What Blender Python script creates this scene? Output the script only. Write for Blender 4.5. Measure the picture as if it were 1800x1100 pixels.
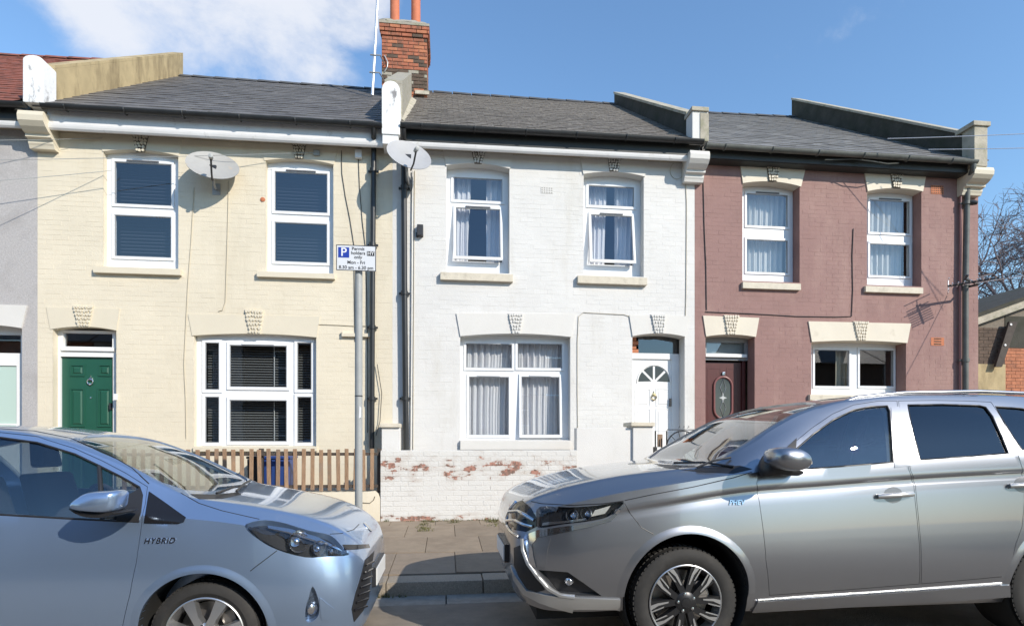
import bpy, bmesh, math, random
import numpy as np
from mathutils import Vector, Matrix
from mathutils.bvhtree import BVHTree
from mathutils.geometry import delaunay_2d_cdt
random.seed(7)
R = math.radians
for o in list(bpy.data.objects):
    bpy.data.objects.remove(o)
SC = bpy.context.scene
COL = SC.collection

# ------------------------------------------------------------------ camera
YAW = R(6.6); FOC = 1000.0; HC = 1.39; YH = 780.0       # photo pixels 1800 x 1100
cam = bpy.data.cameras.new('camera'); camo = bpy.data.objects.new('camera', cam); COL.objects.link(camo)
cam.sensor_fit = 'HORIZONTAL'; cam.sensor_width = 36; cam.lens = FOC / 1800 * 36
cam.shift_y = (YH - 550) / 1800; cam.clip_end = 3000; cam.clip_start = .05
camo.location = (0, 0, HC); camo.rotation_euler = (R(90), 0, -YAW)
SC.camera = camo
# ------------------------------------------------------------------ sun and sky
SUN_EL, SUN_AZ = R(31), R(41)          # azimuth: to the right of straight behind the camera
sd = Vector((math.sin(SUN_AZ) * math.cos(SUN_EL), -math.cos(SUN_AZ) * math.cos(SUN_EL), math.sin(SUN_EL)))
sl = bpy.data.lights.new('sun', 'SUN'); sl.energy = 3.6; sl.angle = R(.5); sl.color = (1, .92, .80)
so = bpy.data.objects.new('sun', sl); COL.objects.link(so); so.rotation_euler = sd.to_track_quat('Z', 'Y').to_euler()
W = bpy.data.worlds.new('World'); SC.world = W; W.use_nodes = True
nt = W.node_tree; nt.nodes.clear()
def wn(t, **k):
    n = nt.nodes.new(t)
    for a, b in k.items(): setattr(n, a, b)
    return n
sky = wn('ShaderNodeTexSky', sky_type='NISHITA', sun_disc=False, sun_elevation=SUN_EL, sun_rotation=math.atan2(sd.x, sd.y), altitude=50, air_density=1.5, dust_density=.05, ozone_density=6.5)
bg = wn('ShaderNodeBackground'); bg.inputs[1].default_value = .15
out = wn('ShaderNodeOutputWorld')
tc = wn('ShaderNodeTexCoord')
mp = wn('ShaderNodeMapping'); mp.inputs['Scale'].default_value = (1, 1, 1.5)
nz = wn('ShaderNodeTexNoise'); nz.inputs['Scale'].default_value = 4.2; nz.inputs['Detail'].default_value = 9; nz.inputs['Roughness'].default_value = .62; nz.inputs['Distortion'].default_value = .25
# a cumulus bank over the roofs on the left: a soft lobe of directions, broken up by the noise
def pdir(px, py):
    a = (px - 900) / FOC
    return Vector((math.sin(YAW) + math.cos(YAW) * a, math.cos(YAW) - math.sin(YAW) * a, (YH - py) / FOC)).normalized()
nt.links.new(tc.outputs['Generated'], mp.inputs[0]); nt.links.new(mp.outputs[0], nz.inputs[0])
acc = None
for (px, py, c0, c1) in ((430, -70, .978, .998), (485, 25, .991, .9995), (240, -40, .988, .999), (600, -20, .995, .9996), (-900, 100, .93, .99), (3200, 300, .95, .99)):
    d = wn('ShaderNodeVectorMath', operation='DOT_PRODUCT'); d.inputs[1].default_value = pdir(px, py)
    nt.links.new(tc.outputs['Generated'], d.inputs[0])
    mr = wn('ShaderNodeMapRange', interpolation_type='SMOOTHSTEP'); mr.inputs[1].default_value = c0; mr.inputs[2].default_value = c1
    nt.links.new(d.outputs['Value'], mr.inputs[0])
    if acc is None: acc = mr.outputs[0]
    else:
        m = wn('ShaderNodeMath', operation='MAXIMUM'); nt.links.new(acc, m.inputs[0]); nt.links.new(mr.outputs[0], m.inputs[1]); acc = m.outputs[0]
s1 = wn('ShaderNodeMath', operation='MULTIPLY_ADD'); s1.inputs[1].default_value = .42; nt.links.new(acc, s1.inputs[0]); nt.links.new(nz.outputs['Fac'], s1.inputs[2])
cr = wn('ShaderNodeMapRange', interpolation_type='SMOOTHSTEP'); cr.inputs[1].default_value = .62; cr.inputs[2].default_value = .95; cr.inputs[4].default_value = .93
nt.links.new(s1.outputs[0], cr.inputs[0])
mx = wn('ShaderNodeMix', data_type='RGBA'); mx.inputs['B'].default_value = (4.1, 4.25, 4.6, 1)
nt.links.new(cr.outputs[0], mx.inputs['Factor']); nt.links.new(sky.outputs[0], mx.inputs['A'])
nt.links.new(mx.outputs['Result'], bg.inputs[0]); nt.links.new(bg.outputs[0], out.inputs[0])
SC.view_settings.view_transform = 'Standard'; SC.view_settings.look = 'None'; SC.view_settings.gamma = 1
SC.view_settings.exposure = .5; SC.view_settings.use_curve_mapping = False
SC.render.engine = 'CYCLES'
SC.cycles.max_bounces = 7; SC.cycles.transparent_max_bounces = 16
SC.render.resolution_x, SC.render.resolution_y = 1024, 625

# ------------------------------------------------------------------ projection helper (measuring the photo on known planes)
def ray(px, py):
    a = (px - 900) / FOC
    return Vector((math.sin(YAW) + math.cos(YAW) * a, math.cos(YAW) - math.sin(YAW) * a, (YH - py) / FOC))
def P(px, py, Y):
    d = ray(px, py); t = Y / d.y
    return Vector((d.x * t, Y, HC + d.z * t))

# ------------------------------------------------------------------ materials
MATS = {}
def material(name, color, rough=.6, metal=0., var=0., vscale=3., bump=0., bscale=60., coat=0., dirt=None, spec=.5, stretch=(1, 1, 1), orand=0.):
    """principled + optional noise colour variation, bump, second dirt colour"""
    if name in MATS: return MATS[name]
    m = bpy.data.materials.new(name); m.use_nodes = True; MATS[name] = m
    t = m.node_tree; b = t.nodes['Principled BSDF']
    b.inputs['Base Color'].default_value = (*color, 1); b.inputs['Roughness'].default_value = rough; b.inputs['Metallic'].default_value = metal
    b.inputs['Specular IOR Level'].default_value = spec
    if coat: b.inputs['Coat Weight'].default_value = coat; b.inputs['Coat Roughness'].default_value = .04
    def N(ty): return t.nodes.new(ty)
    g = N('ShaderNodeNewGeometry'); mpn = N('ShaderNodeMapping'); mpn.inputs['Scale'].default_value = stretch
    t.links.new(g.outputs['Position'], mpn.inputs[0])
    col = None
    if var:
        n = N('ShaderNodeTexNoise'); n.inputs['Scale'].default_value = vscale; n.inputs['Detail'].default_value = 6; n.inputs['Roughness'].default_value = .65
        t.links.new(mpn.outputs[0], n.inputs[0])
        r = N('ShaderNodeMapRange'); r.inputs[1].default_value = .3; r.inputs[2].default_value = .7; r.inputs[3].default_value = 1 - var; r.inputs[4].default_value = 1 + var
        t.links.new(n.outputs['Fac'], r.inputs[0])
        mm = N('ShaderNodeMix'); mm.data_type = 'RGBA'; mm.blend_type = 'MULTIPLY'; mm.inputs['Factor'].default_value = 1
        mm.inputs['A'].default_value = (*color, 1)
        t.links.new(r.outputs[0], mm.inputs['B']); col = mm.outputs['Result']
    if dirt:
        dc, ds, lo, hi = dirt[:4]; dst = dirt[4] if len(dirt) > 4 else (1, 1, 1)
        mp2 = N('ShaderNodeMapping'); mp2.inputs['Scale'].default_value = dst; t.links.new(g.outputs['Position'], mp2.inputs[0])
        n = N('ShaderNodeTexNoise'); n.inputs['Scale'].default_value = ds; n.inputs['Detail'].default_value = 9; n.inputs['Roughness'].default_value = .68
        t.links.new(mp2.outputs[0], n.inputs[0])
        r = N('ShaderNodeMapRange'); r.inputs[1].default_value = lo; r.inputs[2].default_value = hi
        t.links.new(n.outputs['Fac'], r.inputs[0])
        mm = N('ShaderNodeMix'); mm.data_type = 'RGBA'; mm.inputs['A'].default_value = (*color, 1); mm.inputs['B'].default_value = (*dc, 1)
        if col: t.links.new(col, mm.inputs['A'])
        t.links.new(r.outputs[0], mm.inputs['Factor']); col = mm.outputs['Result']
    if orand:
        oi = N('ShaderNodeObjectInfo'); r = N('ShaderNodeMapRange'); r.inputs[3].default_value = 1 - orand; r.inputs[4].default_value = 1 + orand; t.links.new(oi.outputs['Random'], r.inputs[0])
        mm = N('ShaderNodeMix'); mm.data_type = 'RGBA'; mm.blend_type = 'MULTIPLY'; mm.inputs['Factor'].default_value = 1; mm.inputs['A'].default_value = (*color, 1)
        if col: t.links.new(col, mm.inputs['A'])
        t.links.new(r.outputs[0], mm.inputs['B']); col = mm.outputs['Result']
    if col: t.links.new(col, b.inputs['Base Color'])
    if bump:
        n = N('ShaderNodeTexNoise'); n.inputs['Scale'].default_value = bscale; n.inputs['Detail'].default_value = 5
        t.links.new(g.outputs['Position'], n.inputs[0])
        bp = N('ShaderNodeBump'); bp.inputs['Strength'].default_value = bump; bp.inputs['Distance'].default_value = .01
        t.links.new(n.outputs['Fac'], bp.inputs['Height']); t.links.new(bp.outputs[0], b.inputs['Normal'])
    return m
def glass(name, tint=(.8, .85, .84), base=.07, mult=1.6, rough=0., wob=0.):
    if name in MATS: return MATS[name]
    m = bpy.data.materials.new(name); m.use_nodes = True; MATS[name] = m
    t = m.node_tree; t.nodes.clear()
    o = t.nodes.new('ShaderNodeOutputMaterial'); mixn = t.nodes.new('ShaderNodeMixShader')
    tr = t.nodes.new('ShaderNodeBsdfTransparent'); tr.inputs[0].default_value = (*tint, 1)
    gl = t.nodes.new('ShaderNodeBsdfGlossy'); gl.inputs['Roughness'].default_value = rough; gl.inputs[0].default_value = (.95, .97, 1, 1)
    gg = t.nodes.new('ShaderNodeNewGeometry'); dt = t.nodes.new('ShaderNodeVectorMath'); dt.operation = 'DOT_PRODUCT'
    t.links.new(gg.outputs['Normal'], dt.inputs[0]); t.links.new(gg.outputs['Incoming'], dt.inputs[1])
    ab = t.nodes.new('ShaderNodeMath'); ab.operation = 'ABSOLUTE'; t.links.new(dt.outputs['Value'], ab.inputs[0])
    om = t.nodes.new('ShaderNodeMath'); om.operation = 'SUBTRACT'; om.inputs[0].default_value = 1; t.links.new(ab.outputs[0], om.inputs[1])
    pw = t.nodes.new('ShaderNodeMath'); pw.operation = 'POWER'; pw.inputs[1].default_value = 4.5; t.links.new(om.outputs[0], pw.inputs[0])
    ma = t.nodes.new('ShaderNodeMath'); ma.operation = 'MULTIPLY_ADD'; ma.use_clamp = True; ma.inputs[1].default_value = mult; ma.inputs[2].default_value = base
    t.links.new(pw.outputs[0], ma.inputs[0]); t.links.new(ma.outputs[0], mixn.inputs[0]); t.links.new(tr.outputs[0], mixn.inputs[1]); t.links.new(gl.outputs[0], mixn.inputs[2])
    t.links.new(mixn.outputs[0], o.inputs[0])
    if wob:
        g = t.nodes.new('ShaderNodeNewGeometry'); n = t.nodes.new('ShaderNodeTexNoise'); n.inputs['Scale'].default_value = 1.3; n.inputs['Detail'].default_value = 1
        t.links.new(g.outputs['Position'], n.inputs[0])
        bp = t.nodes.new('ShaderNodeBump'); bp.inputs['Strength'].default_value = wob; bp.inputs['Distance'].default_value = .02
        t.links.new(n.outputs['Fac'], bp.inputs['Height']); t.links.new(bp.outputs[0], gl.inputs['Normal'])
    return m

M_CREAM = material('cream_masonry_paint', (.68, .61, .475), .75, orand=.018, var=.05, vscale=1.4, bump=.35, bscale=90, dirt=((.56, .49, .36), 1.1, .54, .86, (1.6, 1.6, .35)))
M_WHITE = material('white_masonry_paint', (.67, .655, .625), .72, orand=.018, var=.045, vscale=1.2, bump=.35, bscale=90, dirt=((.54, .51, .45), 1.3, .55, .88, (1.6, 1.6, .4)))
M_MAROON = material('maroon_masonry_paint', (.285, .165, .146), .8, orand=.018, var=.08, vscale=2.2, bump=.35, bscale=90, dirt=((.37, .235, .20), 1.7, .48, .78, (1.4, 1.4, .5)))
M_GREYRENDER = material('grey_pebbledash', (.46, .44, .43), .95, var=.16, vscale=40, bump=1., bscale=120, dirt=((.34, .32, .31), 2.0, .5, .8))
M_STONEWHITE = material('white_painted_stone', (.66, .64, .60), .7, var=.03, bump=.15, bscale=50, dirt=((.50, .46, .38), 3.0, .62, .85))
M_STONECREAM = material('cream_painted_stone', (.66, .595, .465), .7, var=.03, bump=.15, bscale=50, dirt=((.52, .43, .28), 3.0, .62, .85))
M_LINTEL3 = material('ivory_painted_lintel', (.68, .615, .50), .7, var=.04, bump=.15, bscale=50, dirt=((.50, .43, .32), 4.0, .62, .85))
M_SILLGREY = material('weathered_sill_paint', (.62, .56, .45), .75, var=.1, vscale=8, bump=.3, bscale=60, dirt=((.36, .31, .24), 6, .55, .8))
M_PVC = material('white_plastic_frame', (.80, .81, .82), .32, var=.02)
M_PVC2 = material('white_gloss_paint', (.78, .78, .77), .35, var=.03)
M_BLACKPVC = material('black_plastic_gutter', (.022, .023, .024), .38, var=.25, vscale=5)
M_GREYGUT = material('grey_green_gutter_paint', (.10, .105, .095), .5, var=.3, vscale=5)
M_FASCIA = material('white_painted_fascia', (.72, .71, .70), .5, var=.06, vscale=4, dirt=((.35, .32, .28), 6, .60, .85))
M_DARKFASCIA = material('dark_painted_fascia', (.03, .032, .03), .5, var=.2)
M_GLASS = glass('window_glass', (.80, .83, .84), .13, .8, wob=.02)
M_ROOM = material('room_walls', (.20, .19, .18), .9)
M_NET = None
M_CURT = material('white_curtain_cloth', (.80, .78, .80), .9, var=.03, vscale=12)
M_CURTG = material('grey_net_curtain', (.68, .68, .66), .95, var=.05, vscale=15)
M_BLIND = material('grey_blind_slats', (.07, .075, .10), .5)
M_VENT = material('dark_trickle_vent', (.10, .10, .11), .5)
M_GREENDOOR = material('green_door_paint', (.015, .088, .056), .38, var=.05, coat=.2)
M_MAROONDOOR = material('mahogany_door_stain', (.085, .018, .016), .35, var=.2, vscale=9, stretch=(8, 8, 1))
M_BRASS = material('brass', (.62, .50, .28), .3, 1.)
M_CHROME = material('chrome', (.75, .76, .78), .12, 1.)
M_SLATE1 = material('grey_slate', (.120, .112, .105), .62, orand=.16, var=.22, vscale=5, bump=.25, bscale=40, dirt=((.165, .155, .145), 2.5, .5, .8))
M_SLATE2 = material('mossy_brown_grey_tile', (.155, .138, .12), .9, orand=.16, var=.35, vscale=16, bump=.8, bscale=60, dirt=((.30, .275, .23), 14, .54, .70))
M_SLATE3 = material('pale_grey_slate', (.175, .168, .158), .7, orand=.16, var=.14, vscale=5, bump=.25, bscale=40, dirt=((.23, .225, .21), 2.5, .5, .8))
M_REDTILE = material('red_clay_tile', (.25, .082, .052), .85, var=.3, vscale=9, bump=.4, bscale=60, dirt=((.08, .05, .042), 4, .50, .72))
M_RIDGE = material('dark_ridge_tile', (.085, .083, .08), .7, var=.2)
M_PARAPET1 = material('yellow_stained_render', (.46, .36, .20), .9, var=.12, vscale=3, bump=.4, bscale=70, dirt=((.17, .125, .065), 2.2, .46, .74, (1.5, 1.5, .45)))
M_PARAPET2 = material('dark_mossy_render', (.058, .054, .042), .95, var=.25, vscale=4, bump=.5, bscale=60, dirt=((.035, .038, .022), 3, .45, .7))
M_COPING = material('concrete_coping', (.42, .38, .30), .9, var=.2, vscale=6, bump=.4, bscale=60, dirt=((.22, .22, .13), 5, .5, .75))
M_CEMENT = material('grey_cement', (.36, .33, .27), .9, var=.2, vscale=6, bump=.5, bscale=50, dirt=((.16, .17, .08), 6, .5, .72))
M_WBLOCK = material('peeling_white_block', (.80, .80, .79), .75, var=.05, bump=.5, bscale=30, dirt=((.26, .25, .25), 6, .59, .68, (1, 1, .5)))
M_BRICKR = material('red_brick', (.36, .125, .07), .9, var=.3, vscale=7, bump=.5, bscale=80, dirt=((.10, .07, .05), 3, .52, .72))
M_BRICKO = material('orange_brick', (.43, .165, .085), .9, var=.25, vscale=7, bump=.5, bscale=80, dirt=((.20, .09, .06), 4, .55, .75))
M_BRICKD = material('sooty_brick', (.105, .072, .052), .9, var=.3, vscale=7, bump=.5, bscale=80)
M_MORTAR = material('mortar', (.20, .17, .135), .95, var=.2, vscale=15, bump=.5, bscale=90)
M_POT = material('terracotta_pot', (.50, .155, .075), .75, var=.12, vscale=5, dirt=((.62, .30, .18), 5, .6, .8))
M_GALV = material('galvanised_steel', (.42, .43, .43), .5, .7, var=.1, vscale=20)
M_POST = material('grey_post_paint', (.33, .34, .33), .5, var=.08, vscale=10, dirt=((.20, .20, .19), 6, .6, .8))
M_ALU = material('aluminium_mast', (.82, .83, .85), .35, .6)
M_DISH = material('pale_grey_dish', (.36, .355, .34), .55, var=.05, vscale=8, dirt=((.56, .36, .17), 4, .60, .80))
M_DISH2 = material('grey_dish', (.38, .38, .385), .55, var=.06, vscale=8, dirt=((.33, .32, .30), 4, .5, .8))
M_DARK = material('dark_plastic', (.03, .03, .032), .45)
M_CABLE = material('black_cable', (.03, .03, .03), .6)
M_CABLEW = material('cable_painted_with_wall', (.44, .39, .29), .7)
M_TIMBER = material('weathered_timber', (.30, .19, .115), .85, orand=.16, var=.28, vscale=7, bump=.5, bscale=70, stretch=(6, 6, 1), dirt=((.20, .17, .14), 3, .5, .75))
M_TIMBERD = material('dark_timber', (.07, .055, .045), .85, var=.25, vscale=7, bump=.4, bscale=70)
M_BIN = material('blue_bin_plastic', (.018, .05, .20), .45)
M_BINB = material('black_bin_plastic', (.02, .02, .022), .5)
M_IRON = material('black_wrought_iron', (.02, .02, .02), .5)
M_ASPH = material('asphalt', (.235, .20, .16), .92, var=.22, vscale=3, bump=.9, bscale=160, dirt=((.19, .165, .14), 1.6, .5, .75))
M_SLAB = material('concrete_paving', (.255, .20, .143), .9, orand=.16, var=.12, vscale=6, bump=.45, bscale=110, dirt=((.18, .135, .095), 1.7, .5, .75))
M_SLAB2 = material('lichen_spotted_paving', (.245, .195, .145), .9, var=.14, vscale=6, bump=.45, bscale=110, dirt=((.55, .51, .45), 13, .66, .70))
M_JOINT = material('dirt_joint', (.165, .13, .095), .95, var=.3, vscale=20)
M_KERB = material('granite_kerb', (.27, .23, .18), .85, orand=.16, var=.3, vscale=90, bump=.5, bscale=90)
M_GUTTER = material('gutter_channel', (.29, .26, .22), .9, var=.2, vscale=10, bump=.5, bscale=100)
M_GRASS = material('weeds', (.13, .125, .045), .8, var=.3, vscale=20)
M_BARK = material('bark', (.17, .14, .145), .9, var=.2)
M_BUD = material('brown_buds', (.17, .11, .10), .9, var=.3, vscale=2)
M_GARDEN = material('garden_concrete', (.22, .20, .17), .9, var=.2, vscale=5)
M_TERRACOTTA = material('terracotta_vent', (.50, .17, .08), .8, var=.15, vscale=15)
M_VOID = material('vent_void', (.02, .02, .02), .9)

def garden_wall_mat():
    m = material('spalled_white_wall_paint', (.66, .645, .61), .8, var=.03, vscale=3, bump=.6, bscale=60)
    t = m.node_tree; b = t.nodes['Principled BSDF']
    def N(ty): return t.nodes.new(ty)
    g = N('ShaderNodeNewGeometry'); sep = N('ShaderNodeSeparateXYZ'); t.links.new(g.outputs['Position'], sep.inputs[0])
    n = N('ShaderNodeTexNoise'); n.inputs['Scale'].default_value = 5.5; n.inputs['Detail'].default_value = 8; n.inputs['Roughness'].default_value = .62
    mpn = N('ShaderNodeMapping'); mpn.inputs['Scale'].default_value = (.8, 1, 1.5); t.links.new(g.outputs['Position'], mpn.inputs[0]); t.links.new(mpn.outputs[0], n.inputs[0])
    # the paint has blown most along a band just under the top courses and along the damp foot of the wall
    def band(z0, s):
        a = N('ShaderNodeMath'); a.operation = 'SUBTRACT'; a.inputs[1].default_value = z0; t.links.new(sep.outputs[2], a.inputs[0])
        c = N('ShaderNodeMath'); c.operation = 'DIVIDE'; c.inputs[1].default_value = s; t.links.new(a.outputs[0], c.inputs[0])
        d = N('ShaderNodeMath'); d.operation = 'POWER'; d.inputs[1].default_value = 2; t.links.new(c.outputs[0], d.inputs[0])
        e = N('ShaderNodeMath'); e.operation = 'MULTIPLY_ADD'; e.use_clamp = True; e.inputs[1].default_value = -1; e.inputs[2].default_value = 1.0; t.links.new(d.outputs[0], e.inputs[0])
        return e.outputs[0]
    b1, b2 = band(1.02, .30), band(.23, .15)
    mxn = N('ShaderNodeMath'); mxn.operation = 'MAXIMUM'; t.links.new(b1, mxn.inputs[0]); t.links.new(b2, mxn.inputs[1])
    s = N('ShaderNodeMath'); s.operation = 'MULTIPLY_ADD'; s.inputs[1].default_value = .235; t.links.new(mxn.outputs[0], s.inputs[0]); t.links.new(n.outputs['Fac'], s.inputs[2])
    # single bricks have lost their faces: the break follows the joints
    oi = N('ShaderNodeObjectInfo'); ob = N('ShaderNodeMapRange'); ob.inputs[3].default_value = -.085; ob.inputs[4].default_value = .075; t.links.new(oi.outputs['Random'], ob.inputs[0])
    s2 = N('ShaderNodeMath'); s2.operation = 'ADD'; t.links.new(s.outputs[0], s2.inputs[0]); t.links.new(ob.outputs[0], s2.inputs[1]); s = s2
    r = N('ShaderNodeMapRange'); r.inputs[1].default_value = .755; r.inputs[2].default_value = .78; t.links.new(s.outputs[0], r.inputs[0])
    n2 = N('ShaderNodeTexNoise'); n2.inputs['Scale'].default_value = 22; n2.inputs['Detail'].default_value = 4; t.links.new(g.outputs['Position'], n2.inputs[0])
    ramp = N('ShaderNodeMix'); ramp.data_type = 'RGBA'; ramp.inputs['A'].default_value = (.42, .21, .155, 1); ramp.inputs['B'].default_value = (.21, .135, .105, 1)
    rr = N('ShaderNodeMapRange'); rr.inputs[1].default_value = .42; rr.inputs[2].default_value = .6; t.links.new(n2.outputs['Fac'], rr.inputs[0]); t.links.new(rr.outputs[0], ramp.inputs['Factor'])
    # dull dusty undercoat ring around the bare brick
    r2 = N('ShaderNodeMapRange'); r2.inputs[1].default_value = .60; r2.inputs[2].default_value = .775; r2.inputs[4].default_value = .62; t.links.new(s.outputs[0], r2.inputs[0])
    m1 = N('ShaderNodeMix'); m1.data_type = 'RGBA'; m1.inputs['B'].default_value = (.50, .44, .385, 1)
    t.links.new(b.inputs['Base Color'].links[0].from_socket, m1.inputs['A']); t.links.new(r2.outputs[0], m1.inputs['Factor'])
    m2 = N('ShaderNodeMix'); m2.data_type = 'RGBA'; t.links.new(m1.outputs['Result'], m2.inputs['A']); t.links.new(ramp.outputs['Result'], m2.inputs['B']); t.links.new(r.outputs[0], m2.inputs['Factor'])
    t.links.new(m2.outputs['Result'], b.inputs['Base Color'])
    return m
M_GWALL = garden_wall_mat()

# ------------------------------------------------------------------ object helpers
def wloc(o):
    v = Vector((0, 0, 0))
    while o is not None:
        v += o.location; o = o.parent
    return v
def tag(o, label=None, cat=None, group=None, kind=None):
    if label: o['label'] = label
    if cat: o['category'] = cat
    if group: o['group'] = group
    if kind: o['kind'] = kind
    return o
def thing(name, loc, label, cat, group=None):
    o = bpy.data.objects.new(name, None); o.location = loc; o.empty_display_size = .2; COL.objects.link(o)
    return tag(o, label, cat, group)
def sub(name, parent):
    o = bpy.data.objects.new(name, None); COL.objects.link(o); o.parent = parent; o.empty_display_size = .1
    return o
def link_mesh(name, me, mat, parent=None):
    """mesh holds world coordinates; they are made relative to the parent chain"""
    if parent is not None: me.transform(Matrix.Translation(-wloc(parent)))
    o = bpy.data.objects.new(name, me); COL.objects.link(o)
    if mat is not None and len(me.materials) == 0: me.materials.append(mat)
    if parent is not None: o.parent = parent
    return o
class MB:
    def __init__(s): s.v = []; s.f = []
    def add(s, vs, fs):
        n = len(s.v); s.v += [tuple(v) for v in vs]; s.f += [tuple(i + n for i in f) for f in fs]; return s
    def box(s, x0, x1, y0, y1, z0, z1):
        return s.add([(x0, y0, z0), (x1, y0, z0), (x1, y1, z0), (x0, y1, z0), (x0, y0, z1), (x1, y0, z1), (x1, y1, z1), (x0, y1, z1)],
                     [(0, 1, 5, 4), (1, 2, 6, 5), (2, 3, 7, 6), (3, 0, 4, 7), (4, 5, 6, 7), (3, 2, 1, 0)])
    def prism(s, pts, y0, y1):
        """polygon of (x, z) counter-clockwise seen from the camera, extruded along Y"""
        n = len(pts)
        return s.add([(x, y0, z) for x, z in pts] + [(x, y1, z) for x, z in pts],
                     [tuple(range(n)), tuple(range(2 * n - 1, n - 1, -1))] + [((i + 1) % n, i, n + i, n + (i + 1) % n) for i in range(n)])
    def extr(s, pts, d):
        """closed 3D polygon swept by vector d"""
        n = len(pts); d = Vector(d); a = [Vector(p) for p in pts]
        return s.add(a + [p + d for p in a], [tuple(range(n)), tuple(range(2 * n - 1, n - 1, -1))] + [((i + 1) % n, i, n + i, n + (i + 1) % n) for i in range(n)])
    def tube(s, path, r, n=8, r1=None, closed=False):
        path = [Vector(p) for p in path]; m = len(path); base = len(s.v); prev = None
        for i, p in enumerate(path):
            if closed: t = path[(i + 1) % m] - path[i - 1]
            else: t = path[min(i + 1, m - 1)] - path[max(i - 1, 0)]
            t.normalize()
            if prev is None:
                a = Vector((0, 0, 1)) if abs(t.z) < .9 else Vector((1, 0, 0))
                u = t.cross(a).normalized()
            else:
                u = (prev - t * prev.dot(t)).normalized()
            prev = u; w = t.cross(u)
            rr = r if r1 is None else r + (r1 - r) * i / max(m - 1, 1)
            for k in range(n):
                c, q = math.cos(2 * math.pi * k / n), math.sin(2 * math.pi * k / n)
                s.v.append(tuple(p + u * (rr * c) + w * (rr * q)))
        for i in range(m if closed else m - 1):
            j = (i + 1) % m
            for k in range(n):
                s.f.append((base + i * n + k, base + i * n + (k + 1) % n, base + j * n + (k + 1) % n, base + j * n + k))
        if not closed:
            s.f.append(tuple(base + k for k in range(n - 1, -1, -1))); s.f.append(tuple(base + (m - 1) * n + k for k in range(n)))
        return s
    def lathe(s, prof, origin, axis, n=32, cap=True):
        """prof: (radius, distance along axis)"""
        o = Vector(origin); ax = Vector(axis).normalized()
        a = Vector((0, 0, 1)) if abs(ax.z) < .9 else Vector((1, 0, 0))
        u = ax.cross(a).normalized(); w = ax.cross(u); b = len(s.v)
        for r, d in prof:
            for k in range(n):
                t = 2 * math.pi * k / n
                s.v.append(tuple(o + ax * d + u * (r * math.cos(t)) + w * (r * math.sin(t))))
        for i in range(len(prof) - 1):
            for k in range(n):
                s.f.append((b + i * n + k, b + i * n + (k + 1) % n, b + (i + 1) * n + (k + 1) % n, b + (i + 1) * n + k))
        if cap:
            s.f.append(tuple(b + k for k in range(n - 1, -1, -1))); s.f.append(tuple(b + (len(prof) - 1) * n + k for k in range(n)))
        return s
    def xform(s, fn, start=0):
        for i in range(start, len(s.v)): s.v[i] = tuple(fn(Vector(s.v[i])))
        return s
    def mesh(s, name, smooth=None, bevel=0., recalc=True, segs=2):
        me = bpy.data.meshes.new(name); me.from_pydata(s.v, [], s.f)
        if recalc or bevel:
            bm = bmesh.new(); bm.from_mesh(me)
            if recalc: bmesh.ops.recalc_face_normals(bm, faces=bm.faces)
            if bevel: bmesh.ops.bevel(bm, geom=[e for e in bm.edges], offset=bevel, segments=segs, affect='EDGES', profile=.7)
            bm.to_mesh(me); bm.free()
        if smooth is not None:
            me.shade_smooth(); me.set_sharp_from_angle(angle=R(smooth))
        me.update(); return me
    def build(s, name, mat, parent=None, smooth=None, bevel=0., recalc=True, segs=2):
        return link_mesh(name, s.mesh(name, smooth, bevel, recalc, segs), mat, parent)
def slab(mb, x0, x1, z0, z1, holes, y0, y1):
    """rectangular slab facing the camera with rectangular holes (x0,x1,z0,z1) right through it"""
    xs = sorted({x0, x1, *[min(max(h[i], x0), x1) for h in holes for i in (0, 1)]}); zs = sorted({z0, z1, *[min(max(h[i], z0), z1) for h in holes for i in (2, 3)]})
    def solid(i, j):
        if i < 0 or j < 0 or i >= len(xs) - 1 or j >= len(zs) - 1: return False
        cx, cz = (xs[i] + xs[i + 1]) / 2, (zs[j] + zs[j + 1]) / 2
        return not any(h[0] < cx < h[1] and h[2] < cz < h[3] for h in holes)
    for i in range(len(xs) - 1):
        for j in range(len(zs) - 1):
            if not solid(i, j): continue
            a, b, c, d = xs[i], xs[i + 1], zs[j], zs[j + 1]
            mb.add([(a, y0, c), (b, y0, c), (b, y0, d), (a, y0, d)], [(0, 1, 2, 3)])
            mb.add([(a, y1, c), (b, y1, c), (b, y1, d), (a, y1, d)], [(3, 2, 1, 0)])
            if not solid(i - 1, j): mb.add([(a, y0, c), (a, y0, d), (a, y1, d), (a, y1, c)], [(0, 1, 2, 3)])
            if not solid(i + 1, j): mb.add([(b, y0, c), (b, y1, c), (b, y1, d), (b, y0, d)], [(0, 1, 2, 3)])
            if not solid(i, j - 1): mb.add([(a, y0, c), (a, y1, c), (b, y1, c), (b, y0, c)], [(0, 1, 2, 3)])
            if not solid(i, j + 1): mb.add([(a, y0, d), (b, y0, d), (b, y1, d), (a, y1, d)], [(0, 1, 2, 3)])
    return mb
def weld(o):
    bm = bmesh.new(); bm.from_mesh(o.data); bmesh.ops.remove_doubles(bm, verts=bm.verts, dist=1e-5); bm.to_mesh(o.data); bm.free()
YF = 9.45                                    # the common front plane of the terrace
PAVE_Z = .235                                # pavement level at the garden walls
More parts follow.
